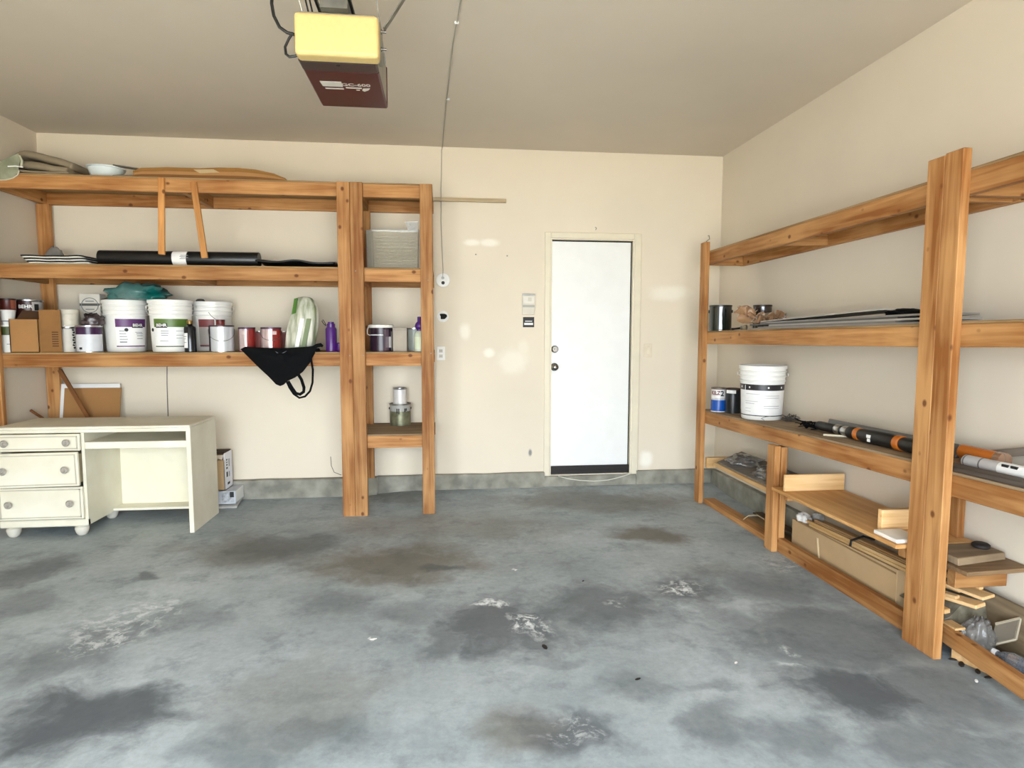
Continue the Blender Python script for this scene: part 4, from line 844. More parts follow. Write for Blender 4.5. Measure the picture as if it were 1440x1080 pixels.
# ---- narrow tower contents
t = thing('crisper_bin', 'clear ribbed plastic refrigerator bin on the narrow tower', 'bin', (PX(553, 376, y=4.8).x, 4.8, Z2))
xa, xb = PX(513.5, 376, y=4.62).x, PX(590, 376, y=4.62).x
xm = (xa + xb) / 2; hw = (xb - xa) / 2 - .006; zt_ = .345
def clbox(w0, w1, y0, y1, z0, z1, th):
    m = MB(); f = lambda z: w0 + (w1 - w0) * (z - z0) / (z1 - z0)
    m.hexa([(xm - f(z0), y0, z0), (xm + f(z0), y0, z0), (xm + f(z0), y0 + th, z0), (xm - f(z0), y0 + th, z0), (xm - f(z1), y0, z1), (xm + f(z1), y0, z1), (xm + f(z1), y0 + th, z1), (xm - f(z1), y0 + th, z1)]); return m
CLR = clear('drawer plastic', (.96, .96, .94), .1, .08, .03, (.8, .78, .74), 1.3)
def cp(mb, name, m=CLR): return attach(mb.build(name, m), t)
cp(clbox(hw * .97, hw, 4.63, 0, Z2 + .004, Z2 + .27, .004), 'front_wall'); cp(clbox(hw * .93, hw * .97, 5.05, 0, Z2 + .004, Z2 + zt_, .004), 'rear_wall')
for s_ in (-1, 1): cp(MB().hexa([(xm + s_ * hw * .97, 4.63, Z2 + .004), (xm + s_ * hw * .97 - s_ * .004, 4.63, Z2 + .004), (xm + s_ * hw * .93 - s_ * .004, 5.05, Z2 + .004), (xm + s_ * hw * .93, 5.05, Z2 + .004), (xm + s_ * hw, 4.63, Z2 + .27), (xm + s_ * hw - s_ * .004, 4.63, Z2 + .27), (xm + s_ * hw * .97 - s_ * .004, 5.05, Z2 + zt_), (xm + s_ * hw * .97, 5.05, Z2 + zt_)]), 'side_wall')
cp(MB().box((xm - hw * .95, 4.63, Z2 + .001), (xm + hw * .95, 5.05, Z2 + .006)), 'base')
for k in range(9): cp(MB().box((xm - hw * .8, 4.626, Z2 + .03 + k * .024), (xm + hw * .95, 4.63, Z2 + .034 + k * .024)), 'rib')
cp(MB().box((xm - hw * .75, 4.62, Z2 + .265), (xm + hw * .99, 4.66, Z2 + .275)), 'front_lip', clear('lip plastic', (.8, .8, .78), .4, .1, .3)); cp(MB().box((xm - hw * .97, 5.04, Z2 + zt_ - .006), (xm + hw * .97, 5.07, Z2 + zt_)), 'rear_lip', clear('lip plastic'))
cp(MB().hexa([(xm + hw * .62, 4.622, Z2 + .27), (xm + hw * .97, 4.622, Z2 + .27), (xm + hw * .97, 4.64, Z2 + .27), (xm + hw * .62, 4.64, Z2 + .27), (xm + hw * .5, 4.622, Z2 + .335), (xm + hw * .99, 4.622, Z2 + .34), (xm + hw * .99, 4.64, Z2 + .34), (xm + hw * .5, 4.64, Z2 + .335)]), 'corner_grip', clear('lip plastic'))
t = paint_can('dark purple gallon can with a white dripped lid in the narrow tower', lx(536, 4.72), 4.73, Z3, .086, .192, mat('dark purple can', '#2c1a28', .3), [(.006, .165, 15, 40, mat('grey plum', '#54434f', .4)), (.03, .11, 22, 58, mat('pale print', '#c9c3c6', .4)), (.006, .15, 58, 85, mat('silver seam', '#b9b7b5', .3, .5)), (.12, .126, -85, 10, PAPER)], lid=mat('white dripped lid', '#e9e6dc', .5))
MB().lathe([(.088, .175), (.092, .178), (.092, .196), (.084, .2), (.002, .199)], 28, cap=False).build('white_lid', mat('white dripped lid', '#e9e6dc', .5), t)
MB().tube([(-.09, -.02, .19), (-.1, -.03, .16), (-.1, -.03, .13), (-.08, -.045, .12)], .003, 6).build('drip', PAPER, t)
t = thing('grey_carton', 'plain grey-beige carton between the two paint cans in the narrow tower', 'carton', (lx(562, 4.75), 4.75, Z3)); xa, xb = lx(552.5, 4.66), lx(572, 4.66)
attach(MB().box((xa, 4.66, Z3), (xb, 4.80, Z3 + .175)).build('body', mat('grey beige card', '#a59a8c', .7), bevel=.002), t); attach(MB().box((xa, 4.659, Z3 + .158), (xb, 4.66, Z3 + .162)).build('top_seam', mat('carton seam', '#8c8275', .7)), t)
paint_can('silver can with a dark side label behind the purple-capped bottle', lx(583, 4.90), 4.905, Z3, .07, .178, mat('silver white can', '#c7cbc6', .3, .4), [(.004, .165, -88, -45, mat('black side', '#171218', .4)), (.004, .165, -44, 20, mat('grey green label', '#b3bab2', .35))])
t = thing('cleaner_bottle', 'clear cleaner bottle with a big purple cap against the tower post', 'bottle', (lx(590, 4.67), 4.675, Z3), 0)
MB().lathe([(.036, 0), (.04, .004), (.04, .12), (.034, .14), (.018, .155)], 24).build('body', mat('milky bottle', '#c6cbb4', .25), t); MB().lathe([(.02, .154), (.02, .165), (.03, .175), (.034, .19), (.03, .208), (.018, .22), (.015, .225), (.015, .258), (.002, .26)], 22, cap=False).build('cap', PURB, t)
MB().arc(.0405, .0405, .02, .11, -1.0, .6, 10).build('label', mat('pale green label', '#cfd6b8', .5), t)
z4 = LV[3]; xq = PX(563, 590, y=5.07).x
t = paint_can('worn metal paint can with drips on the lowest tower shelf', xq, 5.07, z4, .085, .175, mat('worn olive tin', '#8f8f74', .4, .5, col2='#5d5c45', scale=12), lid=mat('worn grey lid', '#77756e', .4, .6))
MB().arc(.086, .086, .115, .164, -1.2, 1.2, 16).build('grey_splash', mat('grey splash', '#a8a6a0', .5), t)
for (a, z0) in ((-.35, .10), (-.18, .095), (.38, .11), (.52, .12)): MB().arc(.087, .087, z0, .14, a, a + .11, 3).build('drip', DARK, t)
for s_ in (-1, 1): MB().lathe([(.010, 0), (.009, .005), (.005, .007)], 12).build('handle_ear', DARK, t, loc=(s_ * .084, 0, .135), rot=(0, s_ * PI / 2, 0))
paint_can('small plain white can stacked on the worn metal can', xq, 5.07, z4 + .1680, .056, .135, mat('white tin', '#dcd8d3', .4, .1), lid=METAL)

# ================================================================== RIGHT SHELVES: CONTENTS
def on(f, y): return f(y) + .0005
# level 2
yy = 4.50; x = PX(1013, 450, y=yy).x
paint_can('dark green gallon can near the corner post', x, yy, on(R2, yy), .082, .192, mat('dark green can', '#141a15', .12, spec=.9), handle=.0, lid=mat('green black lid', '#1a1f1a', .3), rim=BLACK)
t = [o for o in bpy.data.objects if o.get('label', '') == 'dark green gallon can near the corner post'][0]
for s_ in (-1, 1): MB().lathe([(.012, 0), (.010, .006)], 10).build('handle_ear', BLACK, t, loc=(s_ * .081, 0, .145), rot=(0, s_ * PI / 2, 0))
yy = 4.14; x = PX(1072, 445, y=yy).x
paint_can('dark brown tin in the torn paper bag', x, yy, on(R2, yy), .062, .175, mat('brown black can', '#1d0f0c', .12, spec=.9), lid=mat('brown lid', '#2a1714', .3))
BROWNBAG = clear('brown bag film', (.55, .36, .24), .05, .35, .75, (.36, .2, .1))
bgo = thing('brown_plastic_bag', 'crumpled translucent brown bag wrapped round the dark tin', 'plastic bag', (x - .05, yy - .08, on(R2, yy)))
def sheetpts(c0, c1, n, seed, wob=.03):
    def f(a, b):
        p = c0[0].lerp(c0[1], a).lerp(c1[0].lerp(c1[1], a), b); q = Vector((a * 3, b * 3, seed)); r = p + Vector((nz(q, 1.3, seed), nz(q, 1.3, seed + 3), nz(q, 1.3, seed + 6))) * wob; r.z = max(r.z, R2(r.y) + (.039 if r.y < 4.06 else .002) + .004 * (1 + nz(q, 3, seed))); return r
    return MB().grid(f, n, n)
P_ = lambda u, v, y: PX(u, v, y=y)
attach(sheetpts((P_(1034, 426, 4.12), P_(1062, 434, 4.05)), (P_(1050, 462, 4.0), P_(1082, 462, 3.98)), 16, 2, .075).build('bag_fold', BROWNBAG), bgo)
attach(sheetpts((P_(1066, 446, 4.0), P_(1090, 440, 3.98)), (P_(1052, 464, 3.98), P_(1078, 463, 3.96)), 14, 4, .07).build('bag_fold', BROWNBAG), bgo)
attach(sheetpts((P_(1086, 444, 4.0), P_(1102, 440, 4.04)), (P_(1076, 461, 3.98), P_(1100, 456, 3.99)), 14, 6, .06).build('bag_fold', BROWNBAG), bgo)
t = thing('paint_brush', 'paint brush lying flat between the green can and the brown bag', 'brush', (PX(1042, 460, y=4.3).x, 4.3, on(R2, 4.3)))
pa, pb_ = Vector((PX(1029, 463, y=4.3).x, 4.30, R2(4.3) + .009)), Vector((PX(1050, 458, y=4.22).x, 4.22, R2(4.2) + .019)); mid_ = pa.lerp(pb_, .62)
attach(MB().tube([pa, pa.lerp(mid_, .3), mid_], [.009, .007, .008], 8).build('handle', DARK), t); attach(MB().tube([mid_, mid_.lerp(pb_, .4)], .016, 8).build('ferrule', METAL), t); attach(MB().tube([mid_.lerp(pb_, .4), pb_], [.017, .02], 8).build('bristles', mat('pale bristle', '#b7a98d', .9)), t)
# stack of thin sheets
SHC = ['#948e87', '#7a746e', '#a8a39b', '#4a4643', '#8d8780', '#b7b0a6']
for k in range(6):
    y0, y1 = (4.05 - .13 * (k % 3), 2.46 + .10 * ((k * 2) % 4)); z0, z1 = R2(y0) + .005 + k * .0095, R2(y1) + .005 + k * .0095
    if k == 5: y0, y1, z0, z1 = 3.93, 2.80, R2(3.93) + .0525, R2(2.80) + .078
    o = plank('flat_sheet', (2.215, y0, z0), (2.215, y1, z1),   .27 - .012 * k, .0095 if k < 5 else .006, mat('sheet grey %d' % k, SHC[k], .4), None, (1, .04 * (-1) ** k, 0), bevel=0)
    tag(o, ['lowest grey panel of the thin stack on the middle right shelf', 'second lowest dark grey panel of the thin sheet stack', 'pale grey middle panel of the thin sheet stack', 'almost black panel in the upper half of the thin sheet stack', 'mid grey panel just under the raised top sheet', 'pale raised top sheet of the thin stack, tilted up'][k], 'panel')
y0 = 2.62; tag(crumple('black_gloves', '', 'x', (2.2, 2.73, R2(2.7) + .0472), (.14, .22, .030), BLACKCLOTH, 31, .3), 'black crumpled cloth on the end of the sheet stack by the double post', 'cloth')
# level 3
yy = 4.545; x = PX(1010.5, 560, y=yy).x; z = on(R3, yy)
t = paint_can('quart can with white top and blue lower half', x, yy, z, .056, .186, mat('can white', '#e9e6e2', .35), [(.006, .092, -110, 110, mat('bright blue', '#0f4fa8', .3)), (.092, .108, -110, 110, mat('grey white', '#c9c6c8', .4))], lid=mat('rusty lid', '#8f7f74', .4, .6))
lettering('KILZ', .042, mat('maroon letters', '#7a1f20', .5), t, cyl_fn(.056, .146, -.42, .002), .03, .8); lettering('2', .056, PRINT, t, cyl_fn(.056, .142, .48, .002), .03)
yy = 4.44; x = PX(1031, 560, y=yy).x
t = paint_can('black quart can with torn white top label beside the blue can', x, yy, on(R3, yy), .056, .186, mat('blackened can', '#20262b', .35, col2='#0e1013', scale=14), [(.15, .176, -60, 20, PAPER)], lid=mat('dark rust lid', '#4b3a33', .5, .4))
yy = 4.05; x = PX(1071, 570, y=yy).x
t, R = bucket('white five-gallon bucket with a black label band on the right shelf', x, yy, on(R3, yy), .148, .132, .372, handle=.0, turn=0)
MB().arc(R(.03) + .0006, R(.235) + .0006, .03, .235, -1.35, 1.35, 30).build('label', mat('glossy label', '#eceae8', .35), t)
MB().arc(R(.21) + .0014, R(.25) + .0014, .205, .245, -1.5, 1.35, 30).build('black_band', mat('band black', '#221e22', .35), t); MB().arc(R(.225) + .0022, R(.225) + .0022, .205, .245, -.85, -.82, 3).build('band_gap', PAPER, t)
for a in (-1.15, -.62, .25, .95): MB().arc(R(.225) + .0024, R(.225) + .0024, .219, .231, a, a + .07, 4).build('band_mark', PAPER, t)
MB().arc(R(.04) + .0014, R(.04) + .0014, .03, .036, -1.35, 1.35, 30).build('base_line', PRINT, t)
small_print(t, R, [(.18, -45, -5, .004), (.17, 5, 50, .004), (.155, 5, 50, .004), (.13, -48, -10, .003), (.115, -48, -20, .004), (.10, 5, 52, .005), (.085, 5, 52, .003), (.08, -48, -30, .003), (.06, -48, -30, .003)], mat('faint print', '#b9b7b6', .5))
bail(.162, .31, .0, WPLAST, t, side=-1)
MB().tube([(.02, -.135, .006), (.0, -.14, .017), (.03, -.142, .03), (.06, -.135, .035)], .002, 6).build('dangling_wire', WIRE, t)
# tangle of wire behind bucket
tw = MB(); rw = random.Random(4)
for k in range(4):
    pts = []
    for j in range(9):
        pts.append((2.30 + .06 * rw.uniform(-1, 1), 3.86 + .05 * rw.uniform(-1, 1), R3(3.86) + .004 + .045 * rw.random()))
    tw.tube(pts, .003, 5)
tag(tw.build('wire_tangle', mat('grey wire', '#55504c', .5)), 'small tangle of grey wire behind the white right-hand bucket', 'wire')
tag(MB().tube([(PX(1158, 613, z=R3(3.2)).x, PX(1158, 613, z=R3(3.2)).y, R3(3.2) + .006), (PX(1199, 615.5, z=R3(2.9)).x - .006, PX(1199, 615.5, z=R3(2.9)).y, R3(2.95) + .006)], .006, 8).build('white_stick', mat('cream stick', '#e6dcc2', .5)), 'thin cream stick lying in front of the black tube bundle', 'stick')
# long black tube with bands
t = thing('black_tube_bundle', 'long black padded tube with silver and orange bands on the lower right shelf', 'tube', (2.18, 3.0, R3(3.0)))
def yat(u, v, x=2.165): return PX(u, v, x=x).y
yA, yB = yat(1150, 598, 2.19), 2.46
A, B = Vector((2.195, yA, R3(yA) + .0365)), Vector((2.145, yB, R3(yB) + .0385))
def ft(u, v): return (yA - yat(u, v)) / (yA - yB)
def seg(a0, a1, r, m, name):
    return attach(MB().tube([A.lerp(B, a0), A.lerp(B, a0 + (a1 - a0) * .1), A.lerp(B, a1 - (a1 - a0) * .1), A.lerp(B, a1)], [r * .9, r, r, r * .9], 18).build(name, m), t)
ORANGE = mat('orange plastic', '#c46a1c', .35, var=.1)
q1, q2, q3, q4, q5, q6, q7, q8 = ft(1172, 603), ft(1180, 604), ft(1183, 605), ft(1192, 607), ft(1203, 611), ft(1210, 613), ft(1264, 627), ft(1273, 629)
seg(0, q1, .026, BLACK, 'tube_section'); seg(q1, q2, .028, METAL, 'silver_band'); seg(q2, q3, .027, BLACK, 'tube_section'); seg(q3, q4, .028, METAL, 'silver_band'); seg(q4, q5, .033, BLACK, 'tube_section'); seg(q5, q6, .034, ORANGE, 'orange_band')
seg(q6, q7, .036, BLACK, 'tube_section'); seg(q7, q8, .037, ORANGE, 'orange_band'); seg(q8, 1.0, .034, BLACK, 'tube_end')
for (u_, v_, dz_, w_) in ((1230, 613, .006, .03), (1230, 621, -.013, .02)):
    pw = A.lerp(B, ft(u_, v_)); attach(MB().cbox((pw.x - .0355, pw.y, pw.z + dz_), (.003, w_, .016)).build('white_print', PAPER), t)
tg = MB(); rw = random.Random(9)
for k in range(6):
    pts = [(2.19 + .065 * rw.uniform(-1, 1), yA + .085 + .085 * rw.uniform(-1, 1), R3(yA) + .009 + .045 * rw.random()) for j in range(8)]
    tg.tube(pts, .009, 6, flat=((0, 0, 1), .003))
tag(tg.build('black_strap_tangle', BLACKCLOTH), 'tangled black straps heaped at the far end of the black tube', 'straps')
tag(plank('grey_sleeve', (2.30, yat(1166, 590, 2.30), R3(3.2) + .0295), (2.28, 2.47, R3(2.47) + .0305), .06, .02, mat('grey clear sleeve', '#6c6862', .3), None, (.3, 0, 1)), 'flat grey plastic sleeve lying behind the black tube', 'sleeve')
# beyond the double post
t = thing('orange_tube', 'orange plastic tube end with a clear cap beside the double post', 'tube', (2.24, 2.33, R3(2.33)))
zc_ = R3(2.35) + .033; A2, B2 = Vector((2.268, 2.44, zc_)), Vector((2.268, 2.235, zc_))
attach(MB().tube([A2, A2.lerp(B2, .85)], .031, 18).build('tube_body', ORANGE), t); attach(MB().tube([A2.lerp(B2, .85), B2], .033, 18).build('cap', clear('amber cap', (.9, .62, .4), .5, .08, .3, (.8, .5, .3))), t)
A2 = Vector((2.315, 2.42, R3(2.42) + .02)); d2 = PX(1440, 635, x=2.345)
tag(plank('grey_pole', A2, A2.lerp(d2, 2.0), .034, .03, wood('weathered pole', '#857a6d', '#685d51', knots=False)), 'weathered grey pole sloping up against the wall off the nearer right shelf', 'pole')
zn = lambda y: R3(y) - .012
t = thing('vinyl_roll', 'pale grey vinyl roll with a white printed sleeve on the nearer shelf', 'roll', (2.17, 2.0, zn(2.0)))
A2, B2 = Vector((2.185, 2.33, zn(2.33) + .0275)), Vector((2.165, 1.2, zn(1.2) + .0275))
GV = mat('grey vinyl', '#bdb9b6', .3, var=.06)
def seg2(y0, y1, r, m, name):
    f = lambda y: A2.lerp(B2, (2.33 - y) / (2.33 - 1.2)); return attach(MB().tube([f(y0), f(y1)], r, 20).build(name, m), t)
seg2(2.33, 1.2, .026, GV, 'roll'); sl = seg2(PX(1404, 656, x=2.165).y, 1.55, .0268, PAPER, 'printed_sleeve')
for y in (PX(1355, 645, x=2.165).y, PX(1377, 650, x=2.165).y): seg2(y, y - .006, .0268, mat('roll groove', '#6f6a66', .4), 'edge_line')
for y in (PX(1415, 660, x=2.165).y, PX(1428, 664, x=2.165).y): 
    f = A2.lerp(B2, (2.33 - y) / (2.33 - 1.2)); attach(MB().cbox((f.x - .0215, y, f.z + .0175), (.006, .028, .01)).build('print_mark', PRINT), t)
tag(plank('dark_plank', (2.093, 2.33, zn(2.33) + .011), (2.093, .9, zn(.9) + .011), .075, .02, wood('dark grey plank', '#5c5148', '#3c342d', knots=False), None, (1, 0, 0)), 'dark grey-brown plank along the front of the nearer right shelf', 'plank')

# low shelf
GB = wood('grey dusty board', '#8f867a', '#6a6258', knots=False, rough=.8)
tag(MB().hexa([(2.065, 3.61, .353), (2.38, 3.61, .382), (2.38, 4.66, .382), (2.065, 4.42, .353), (2.065, 3.61, .373), (2.38, 3.61, .402), (2.38, 4.66, .402), (2.065, 4.42, .373)]).build('grey_board', GB, bevel=.002), 'dusty grey board low on the right, with clear plastic on top', 'board')
plank('front_strip', (2.052, 3.61, .352), (2.052, 4.44, .352), .03, .02, PALEWOOD, rf)
for k, (y, x) in enumerate(((4.22, 2.2), (3.95, 2.2))):
    y += .05 if k == 0 else -.06
    o = crumple('clear_plastic_wrap', 'clear crinkled plastic wrap on the dusty grey board, ' + ('near the corner post' if k == 0 else 'near the short middle post'), 'plastic wrap', (x, y, .3845), (.2, .25, .06), FILM, 41 + k, .42, 30, 18)
    for v in o.data.vertices: v.co.z += (v.co.x - x) * .092
# plywood tray with upright ends
t = thing('plywood_tray', 'pale plywood tray with two upright ends resting on the low shelf', 'tray', (2.15, 2.95, .40))
zt0 = .404
TP = wood('tray plywood', '#dcae74', '#bf8c52', knots=False, grain=.7, rough=.5)
b_ = plank('base_board', (2.165, 3.47, zt0 + .009), (2.165, 2.435, zt0 + .009), .39, .018, TP, t, (1, 0, 0))
p = PX(1097, 690, z=zt0 + .018); 
plank('end_board', (1.985, 3.36, zt0 + .018 + .05), (2.36, 3.36, zt0 + .018 + .05), .098, .018, PALEWOOD, t)
plank('end_board', (2.045, 2.64, zt0 + .018 + .05), (2.36, 2.64, zt0 + .018 + .05), .098, .030, PALEWOOD, t)
tag(MB().box((1.985, 2.45, zt0 + .0185), (2.12, 2.60, zt0 + .036)).build('white_block', mat('white block', '#efe9df', .5), bevel=.003), 'white flat block at the near end of the plywood tray', 'block')
# near planks of the low shelf
tag(MB().hexa([(2.10, 2.245, .395), (2.36, 2.29, .395), (2.36, 2.42, .395), (2.10, 2.425, .395), (2.10, 2.25, .425), (2.36, 2.295, .425), (2.36, 2.42, .425), (2.10, 2.425, .425)]).build('rough_plank', DUSTPLY, bevel=.003), 'upper of two rough planks at the near end of the low shelf', 'plank')
tag(MB().hexa([(2.08, 2.18, .376), (2.385, 2.20, .376), (2.385, 2.425, .376), (2.08, 2.425, .376), (2.08, 2.18, .3945), (2.385, 2.20, .3945), (2.385, 2.425, .3945), (2.08, 2.425, .3945)]).build('rough_plank', wood('brown rough', '#8b6f50', '#5e4731', knots=False), bevel=.002), 'lower of two rough planks, jutting further past the double post', 'plank')
plank('support_block', (2.12, 2.30, .33), (2.36, 2.30, .33), .088, .045, WOOD, rn)
tag(MB().lathe([(.03, 0), (.034, .004), (.034, .014), (.026, .02), (.002, .02)], 18, (2.312, 2.365, .4248)).build('dark_puck', DARK), 'small dark round lid lying on the rough planks', 'lid')
# long carton, stakes
t = thing('long_carton', 'long tan cardboard carton lying behind the floor sill', 'carton', (2.2, 3.0, 0))
attach(MB().hexa([(2.125, 2.61, .002), (2.30, 2.61, .002), (2.30, 3.49, .002), (2.125, 3.49, .002), (2.125, 2.61, .235), (2.30, 2.61, .235), (2.30, 3.49, .215), (2.125, 3.49, .215)]).build('body', CARD2, bevel=.002), t)
attach(MB().hexa([(2.121, 3.20, .05), (2.1245, 3.20, .05), (2.1245, 3.212, .05), (2.121, 3.212, .05), (2.121, 3.225, .18), (2.1245, 3.225, .18), (2.1245, 3.237, .18), (2.121, 3.237, .18)]).build('tape_line', mat('pale tape', '#e0c9a0', .5)), t)
attach(MB().box((2.122, 2.615, .212), (2.1245, 3.45, .22)).build('lid_edge', mat('carton fold', '#8f7048', .8)), t)
for k in range(8):
    r_ = random.Random(k + 50); y0 = 3.355 - .04 * r_.random(); y1 = 2.46 + .05 * r_.random(); xo = 2.14 + .024 * (k % 5); zo = .2425 + .0160 * (k // 5)
    o = plank('garden_stake', (xo + .004 * r_.uniform(-1, 1), y0, zo - .016), (xo + .003 * r_.uniform(-1, 1), y1, zo + .008), .016, .016, wood('stake wood', '#d8b787', '#b98f58', knots=False))
    tag(o, 'thin pale wooden stake in the bundle on the long carton', 'stake', 'stakes bundled on the long carton')
for k, y in enumerate((2.95, 2.55)):
    pts = [(2.125, y, .232), (2.125, y - .005, .262), (2.19, y - .01, .285), (2.26, y, .262)]
    tag(MB().tube(pts, .006, 8).build('black_tie', BLACK), 'black tie round the bundle of stakes, ' + ('at its middle' if k == 0 else 'next to the double post'), 'tie')
crumple('plastic_scrap', 'white crumpled plastic scrap behind the short middle post', 'plastic scrap', (2.160, 3.425, .216), (.07, .09, .05), mat('milky film', '#dcd8d2', .3), 51, .45)
crumple('plastic_scrap', 'grey crumpled plastic scrap at the far end of the stakes', 'plastic scrap', (2.252, 3.43, .216), (.07, .07, .045), mat('grey film', '#a8a49d', .3), 53, .42)
# boards on the floor behind the far sill
tag(plank('floor_board', (2.216, 4.15, .012), (2.212, 3.63, .012), .10, .024, wood('old board', '#9a7d58', '#6d5436', knots=False), None, (1, 0, 0)), 'old brown board flat on the floor behind the far sill', 'board')
tag(plank('floor_board', (2.294, 4.22, .03), (2.264, 3.66, .055), .012, .07, wood('dark board', '#5b4a36', '#3a2f22', knots=False), None, (0, 0, 1)), 'dark narrow board tilted against the curb under the grey board', 'board')
tag(MB().tube([(2.10, 4.05, .04), (2.12, 4.02, .075), (2.17, 3.99, .085), (2.21, 3.97, .06)], .004, 6).build('bent_twig', mat('twig', '#b7a282', .8)), 'thin bent strip curling over the far floor sill', 'strip')

# near bay floor: scraps
tag(plank('wall_plank', (2.333, 2.60, .130), (2.333, 1.2, .112), .23, .018, wood('grey brown plank', '#8c7a62', '#64553f', knots=False)), 'wide grey-brown plank on edge along the foot of the nearer right wall', 'plank')
tag(MB().box((2.168, .9, .001), (2.322, 2.28, .0125)).build('floor_panel', wood('floor ply', '#80603c', '#573d22', knots=False), bevel=.001), 'brown plywood panel on the floor under the nearer bay', 'panel')
SC = [((2.250, 2.46, .232), (2.283, 2.28, .238), .07, .014, 'broad pale offcut lying highest in the scrap heap'), ((2.200, 2.44, .190), (2.238, 2.27, .208), .06, .016, 'flat tan offcut in the middle of the scrap heap'), ((2.285, 2.51, .247), (2.300, 2.45, .247), .024, .018, 'small bright block on the scrap heap against the wall plank'),
      ((2.180, 2.43, .206), (2.205, 2.35, .212), .026, .014, 'short pale stick at the double post end of the scrap heap'), ((2.143, 2.335, .116), (2.132, 2.25, .1215), .045, .010, 'tan offcut leaning on the raised sill'), ((2.155, 2.43, .148), (2.165, 2.355, .148), .03, .02, 'squat wood block low in the scrap heap'), ((2.298, 2.44, .257), (2.301, 2.335, .2545), .02, .014, 'narrow offcut lying beside the wall plank'), ((2.245, 2.52, .212), (2.272, 2.40, .216), .04, .012, 'thin offcut under the broad pale one')]
for a, b, w_, h_, lab in SC: tag(plank('wood_offcut', a, b, w_, h_, PALEWOOD, None, (1, .3, .1)), lab, 'offcut')
heap = MB().grid(lambda a, b: (2.135 + .185 * a, 2.285 + .315 * b, .0 + (.123 + .135 * a) * min(1, b * 5.0) * (.93 + .14 * nz((a * 3, b * 3, 7)))), 24, 30)
tag(heap.build('sawdust_heap', mat('scrap heap', '#77705f', .9, col2='#57503f', scale=22, bump=.5)), 'dusty grey heap of rubble beneath the wood offcuts', 'rubble')
crumple('clear_plastic_bag', 'clear crumpled plastic bag over the scrap heap', 'plastic bag', (2.203, 2.240, .0115), (.112, .10, .16), clear('dull film', (.82, .8, .77), .05, .16, .26, (.42, .4, .38), 1.3), 61, .34, 40, 24)
t = thing('clear_plastic_tray', 'thin clear plastic tray propped beside the scrap heap', 'tray', (2.28, 2.16, .08))
for a, b, c_, d_ in (((2.21, 2.17, .10), (2.335, 2.20, .145), (2.345, 2.185, .20), (2.335, 2.17, .205)),):
    pass
ca, cb, cc, cd = Vector((2.246, 2.222, .062)), Vector((2.316, 2.180, .105)), Vector((2.318, 2.168, .200)), Vector((2.252, 2.212, .157))
attach(MB().hexa([ca, cb, cc, cd] + [p + Vector((-.004, -.004, .004)) for p in (ca, cb, cc, cd)]).build('base', clear('tray film', (.8, .76, .68), .0, .4, .3, (.3, .26, .21), 1.08)), t)
for p, q_ in ((ca, cb), (cb, cc), (cc, cd)): attach(MB().tube([p, q_], .006, 6).build('rim', mat('tray rim', '#a89c86', .3)), t)
# bottle
t = thing('water_bottle', 'clear ribbed plastic water bottle lying behind the raised sill', 'bottle', (2.22, 2.12, .045), 0)
BA, BB = Vector((2.262, 2.02, .0465)), Vector((2.238, 2.195, .0465)); BLUEC = clear('bottle plastic', (.5, .56, .62), .5, .06, .45, (.3, .34, .4))
rr = [(.0, .026), (.03, .032), (.06, .033), (.12, .030), (.17, .033), (.23, .030), (.28, .033), (.36, .034), (.5, .034), (.62, .033), (.75, .026), (.86, .014), (.9, .0125), (1, .0125)]
attach(MB().tube([BA.lerp(BB, q_) for q_, r in rr], [r for q_, r in rr], 22).build('body', BLUEC), t); attach(MB().tube([BA.lerp(BB, .93), BA.lerp(BB, 1.03)], .0145, 16).build('cap', PAPER), t)
lb = BA.lerp(BB, .42); attach(MB().tube([BA.lerp(BB, .38), BA.lerp(BB, .60)], .0344, 22).build('label_film', clear('label film', (.6, .66, .74), .8, .1, .25, (.75, .8, .86))), t)
crumple('grey_dust_bag', 'limp grey plastic bag slumped behind the raised sill', 'plastic bag', (2.186, 2.135, .012), (.06, .07, .045), clear('grey bag film', (.6, .62, .65), .4, .25, .55, (.38, .4, .42)), 71, .35)
tag(MB().tube([(2.30, 2.0, .016), (2.27, 1.97, .02), (2.22, 1.95, .016), (2.19, 1.9, .016)], .004, 6).build('loose_cable', BLACK), 'short black cord on the floor panel past the water bottle', 'cable')
tag(MB().hexa([(2.096, 2.25, .001), (2.150, 2.09, .001), (2.164, 2.097, .001), (2.110, 2.257, .001), (2.096, 2.25, .043), (2.150, 2.09, .043), (2.164, 2.097, .043), (2.110, 2.257, .043)]).build('plywood_strip', wood('pale ply edge', '#c9a377', '#a5804f', knots=False), bevel=.001), 'pale plywood strip on edge under the raised sill', 'strip')
rw = random.Random(12)
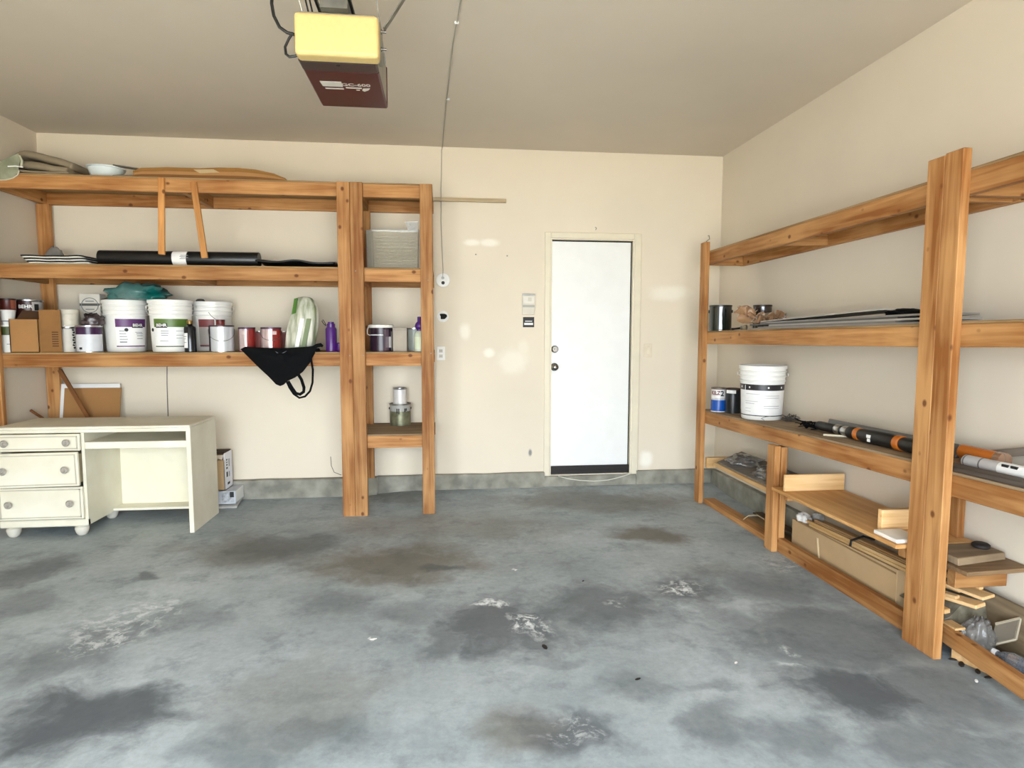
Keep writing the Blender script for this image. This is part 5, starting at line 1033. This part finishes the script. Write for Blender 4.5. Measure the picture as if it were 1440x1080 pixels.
for k, (u, v, s_, m_, lab) in enumerate(((1340, 928, .012, DARK, 'dark bark chip beside the foot of the double post'), (1352, 935, .016, DARK, 'long dark bark chip under the raised sill'), (1375, 945, .014, DARK, 'dark splinter below the pale plywood strip'), (1373, 958, .009, PAPER, 'white paint flake on the floor below the sill'), (1390, 953, .012, DARK, 'dark crumb of bark near the white flake'), (1410, 957, .008, PAPER, 'small white flake at the end of the plywood strip'), (1400, 950, .012, DARK, 'brown crumb just before the end of the plywood strip'))):
    p = PX(u, v, z=0)
    o = MB().lathe([(.4, 0), (1, .2), (.8, .5), (.1, .65)], 7).build('floor_chip', m_, loc=(p.x, p.y, .0), rot=(0, 0, rw.random() * 6)); o.scale = (s_ * 1.7, s_ * .7, s_ * .8); tag(o, lab, 'debris')
for k, (u, v, s_, m_, lab) in enumerate(((766, 910, .016, DARK, 'dark leaf scrap on the open floor'), (820, 817, .008, DARK, 'tiny dark crumb on the floor below the door'), (897, 955, .010, DARK, 'dark scrap on the open floor towards the shelves'), (525, 899, .012, PAPER, 'white flake on the open floor before the narrow tower'), (1035, 932, .008, PAPER, 'white speck on the floor facing the double post'), (725, 802, .007, PAPER, 'white speck on the floor in front of the door'))):
    p = PX(u, v, z=0)
    o = MB().lathe([(.7, 0), (1, .1), (.6, .22), (.1, .25)], 7).build('floor_chip', m_, loc=(p.x, p.y, .0), rot=(0, 0, rw.random() * 6)); o.scale = (s_ * 1.5, s_ * .7, s_); tag(o, lab, 'debris')
# hook and wire by the corner post
t = thing('cup_hook', 'thin wire hook with a hanging wire above the corner post', 'hook', (2.265, D, 2.16))
h_ = [PX(u, v, y=D - .02) for u, v in ((997, 331), (998, 336), (994, 339), (991, 342))]
attach(MB().tube([(h_[0].x, D + .002, h_[0].z)] + h_, .003, 6).build('hook', STEEL), t)
w_ = [PX(u, v, y=D - .01) for u, v in ((994, 339), (993.5, 380), (992.5, 420), (992, 465))]; attach(MB().tube(w_, .0022, 6).build('hanging_wire', WIRE), t)
bpy.context.view_layer.update()
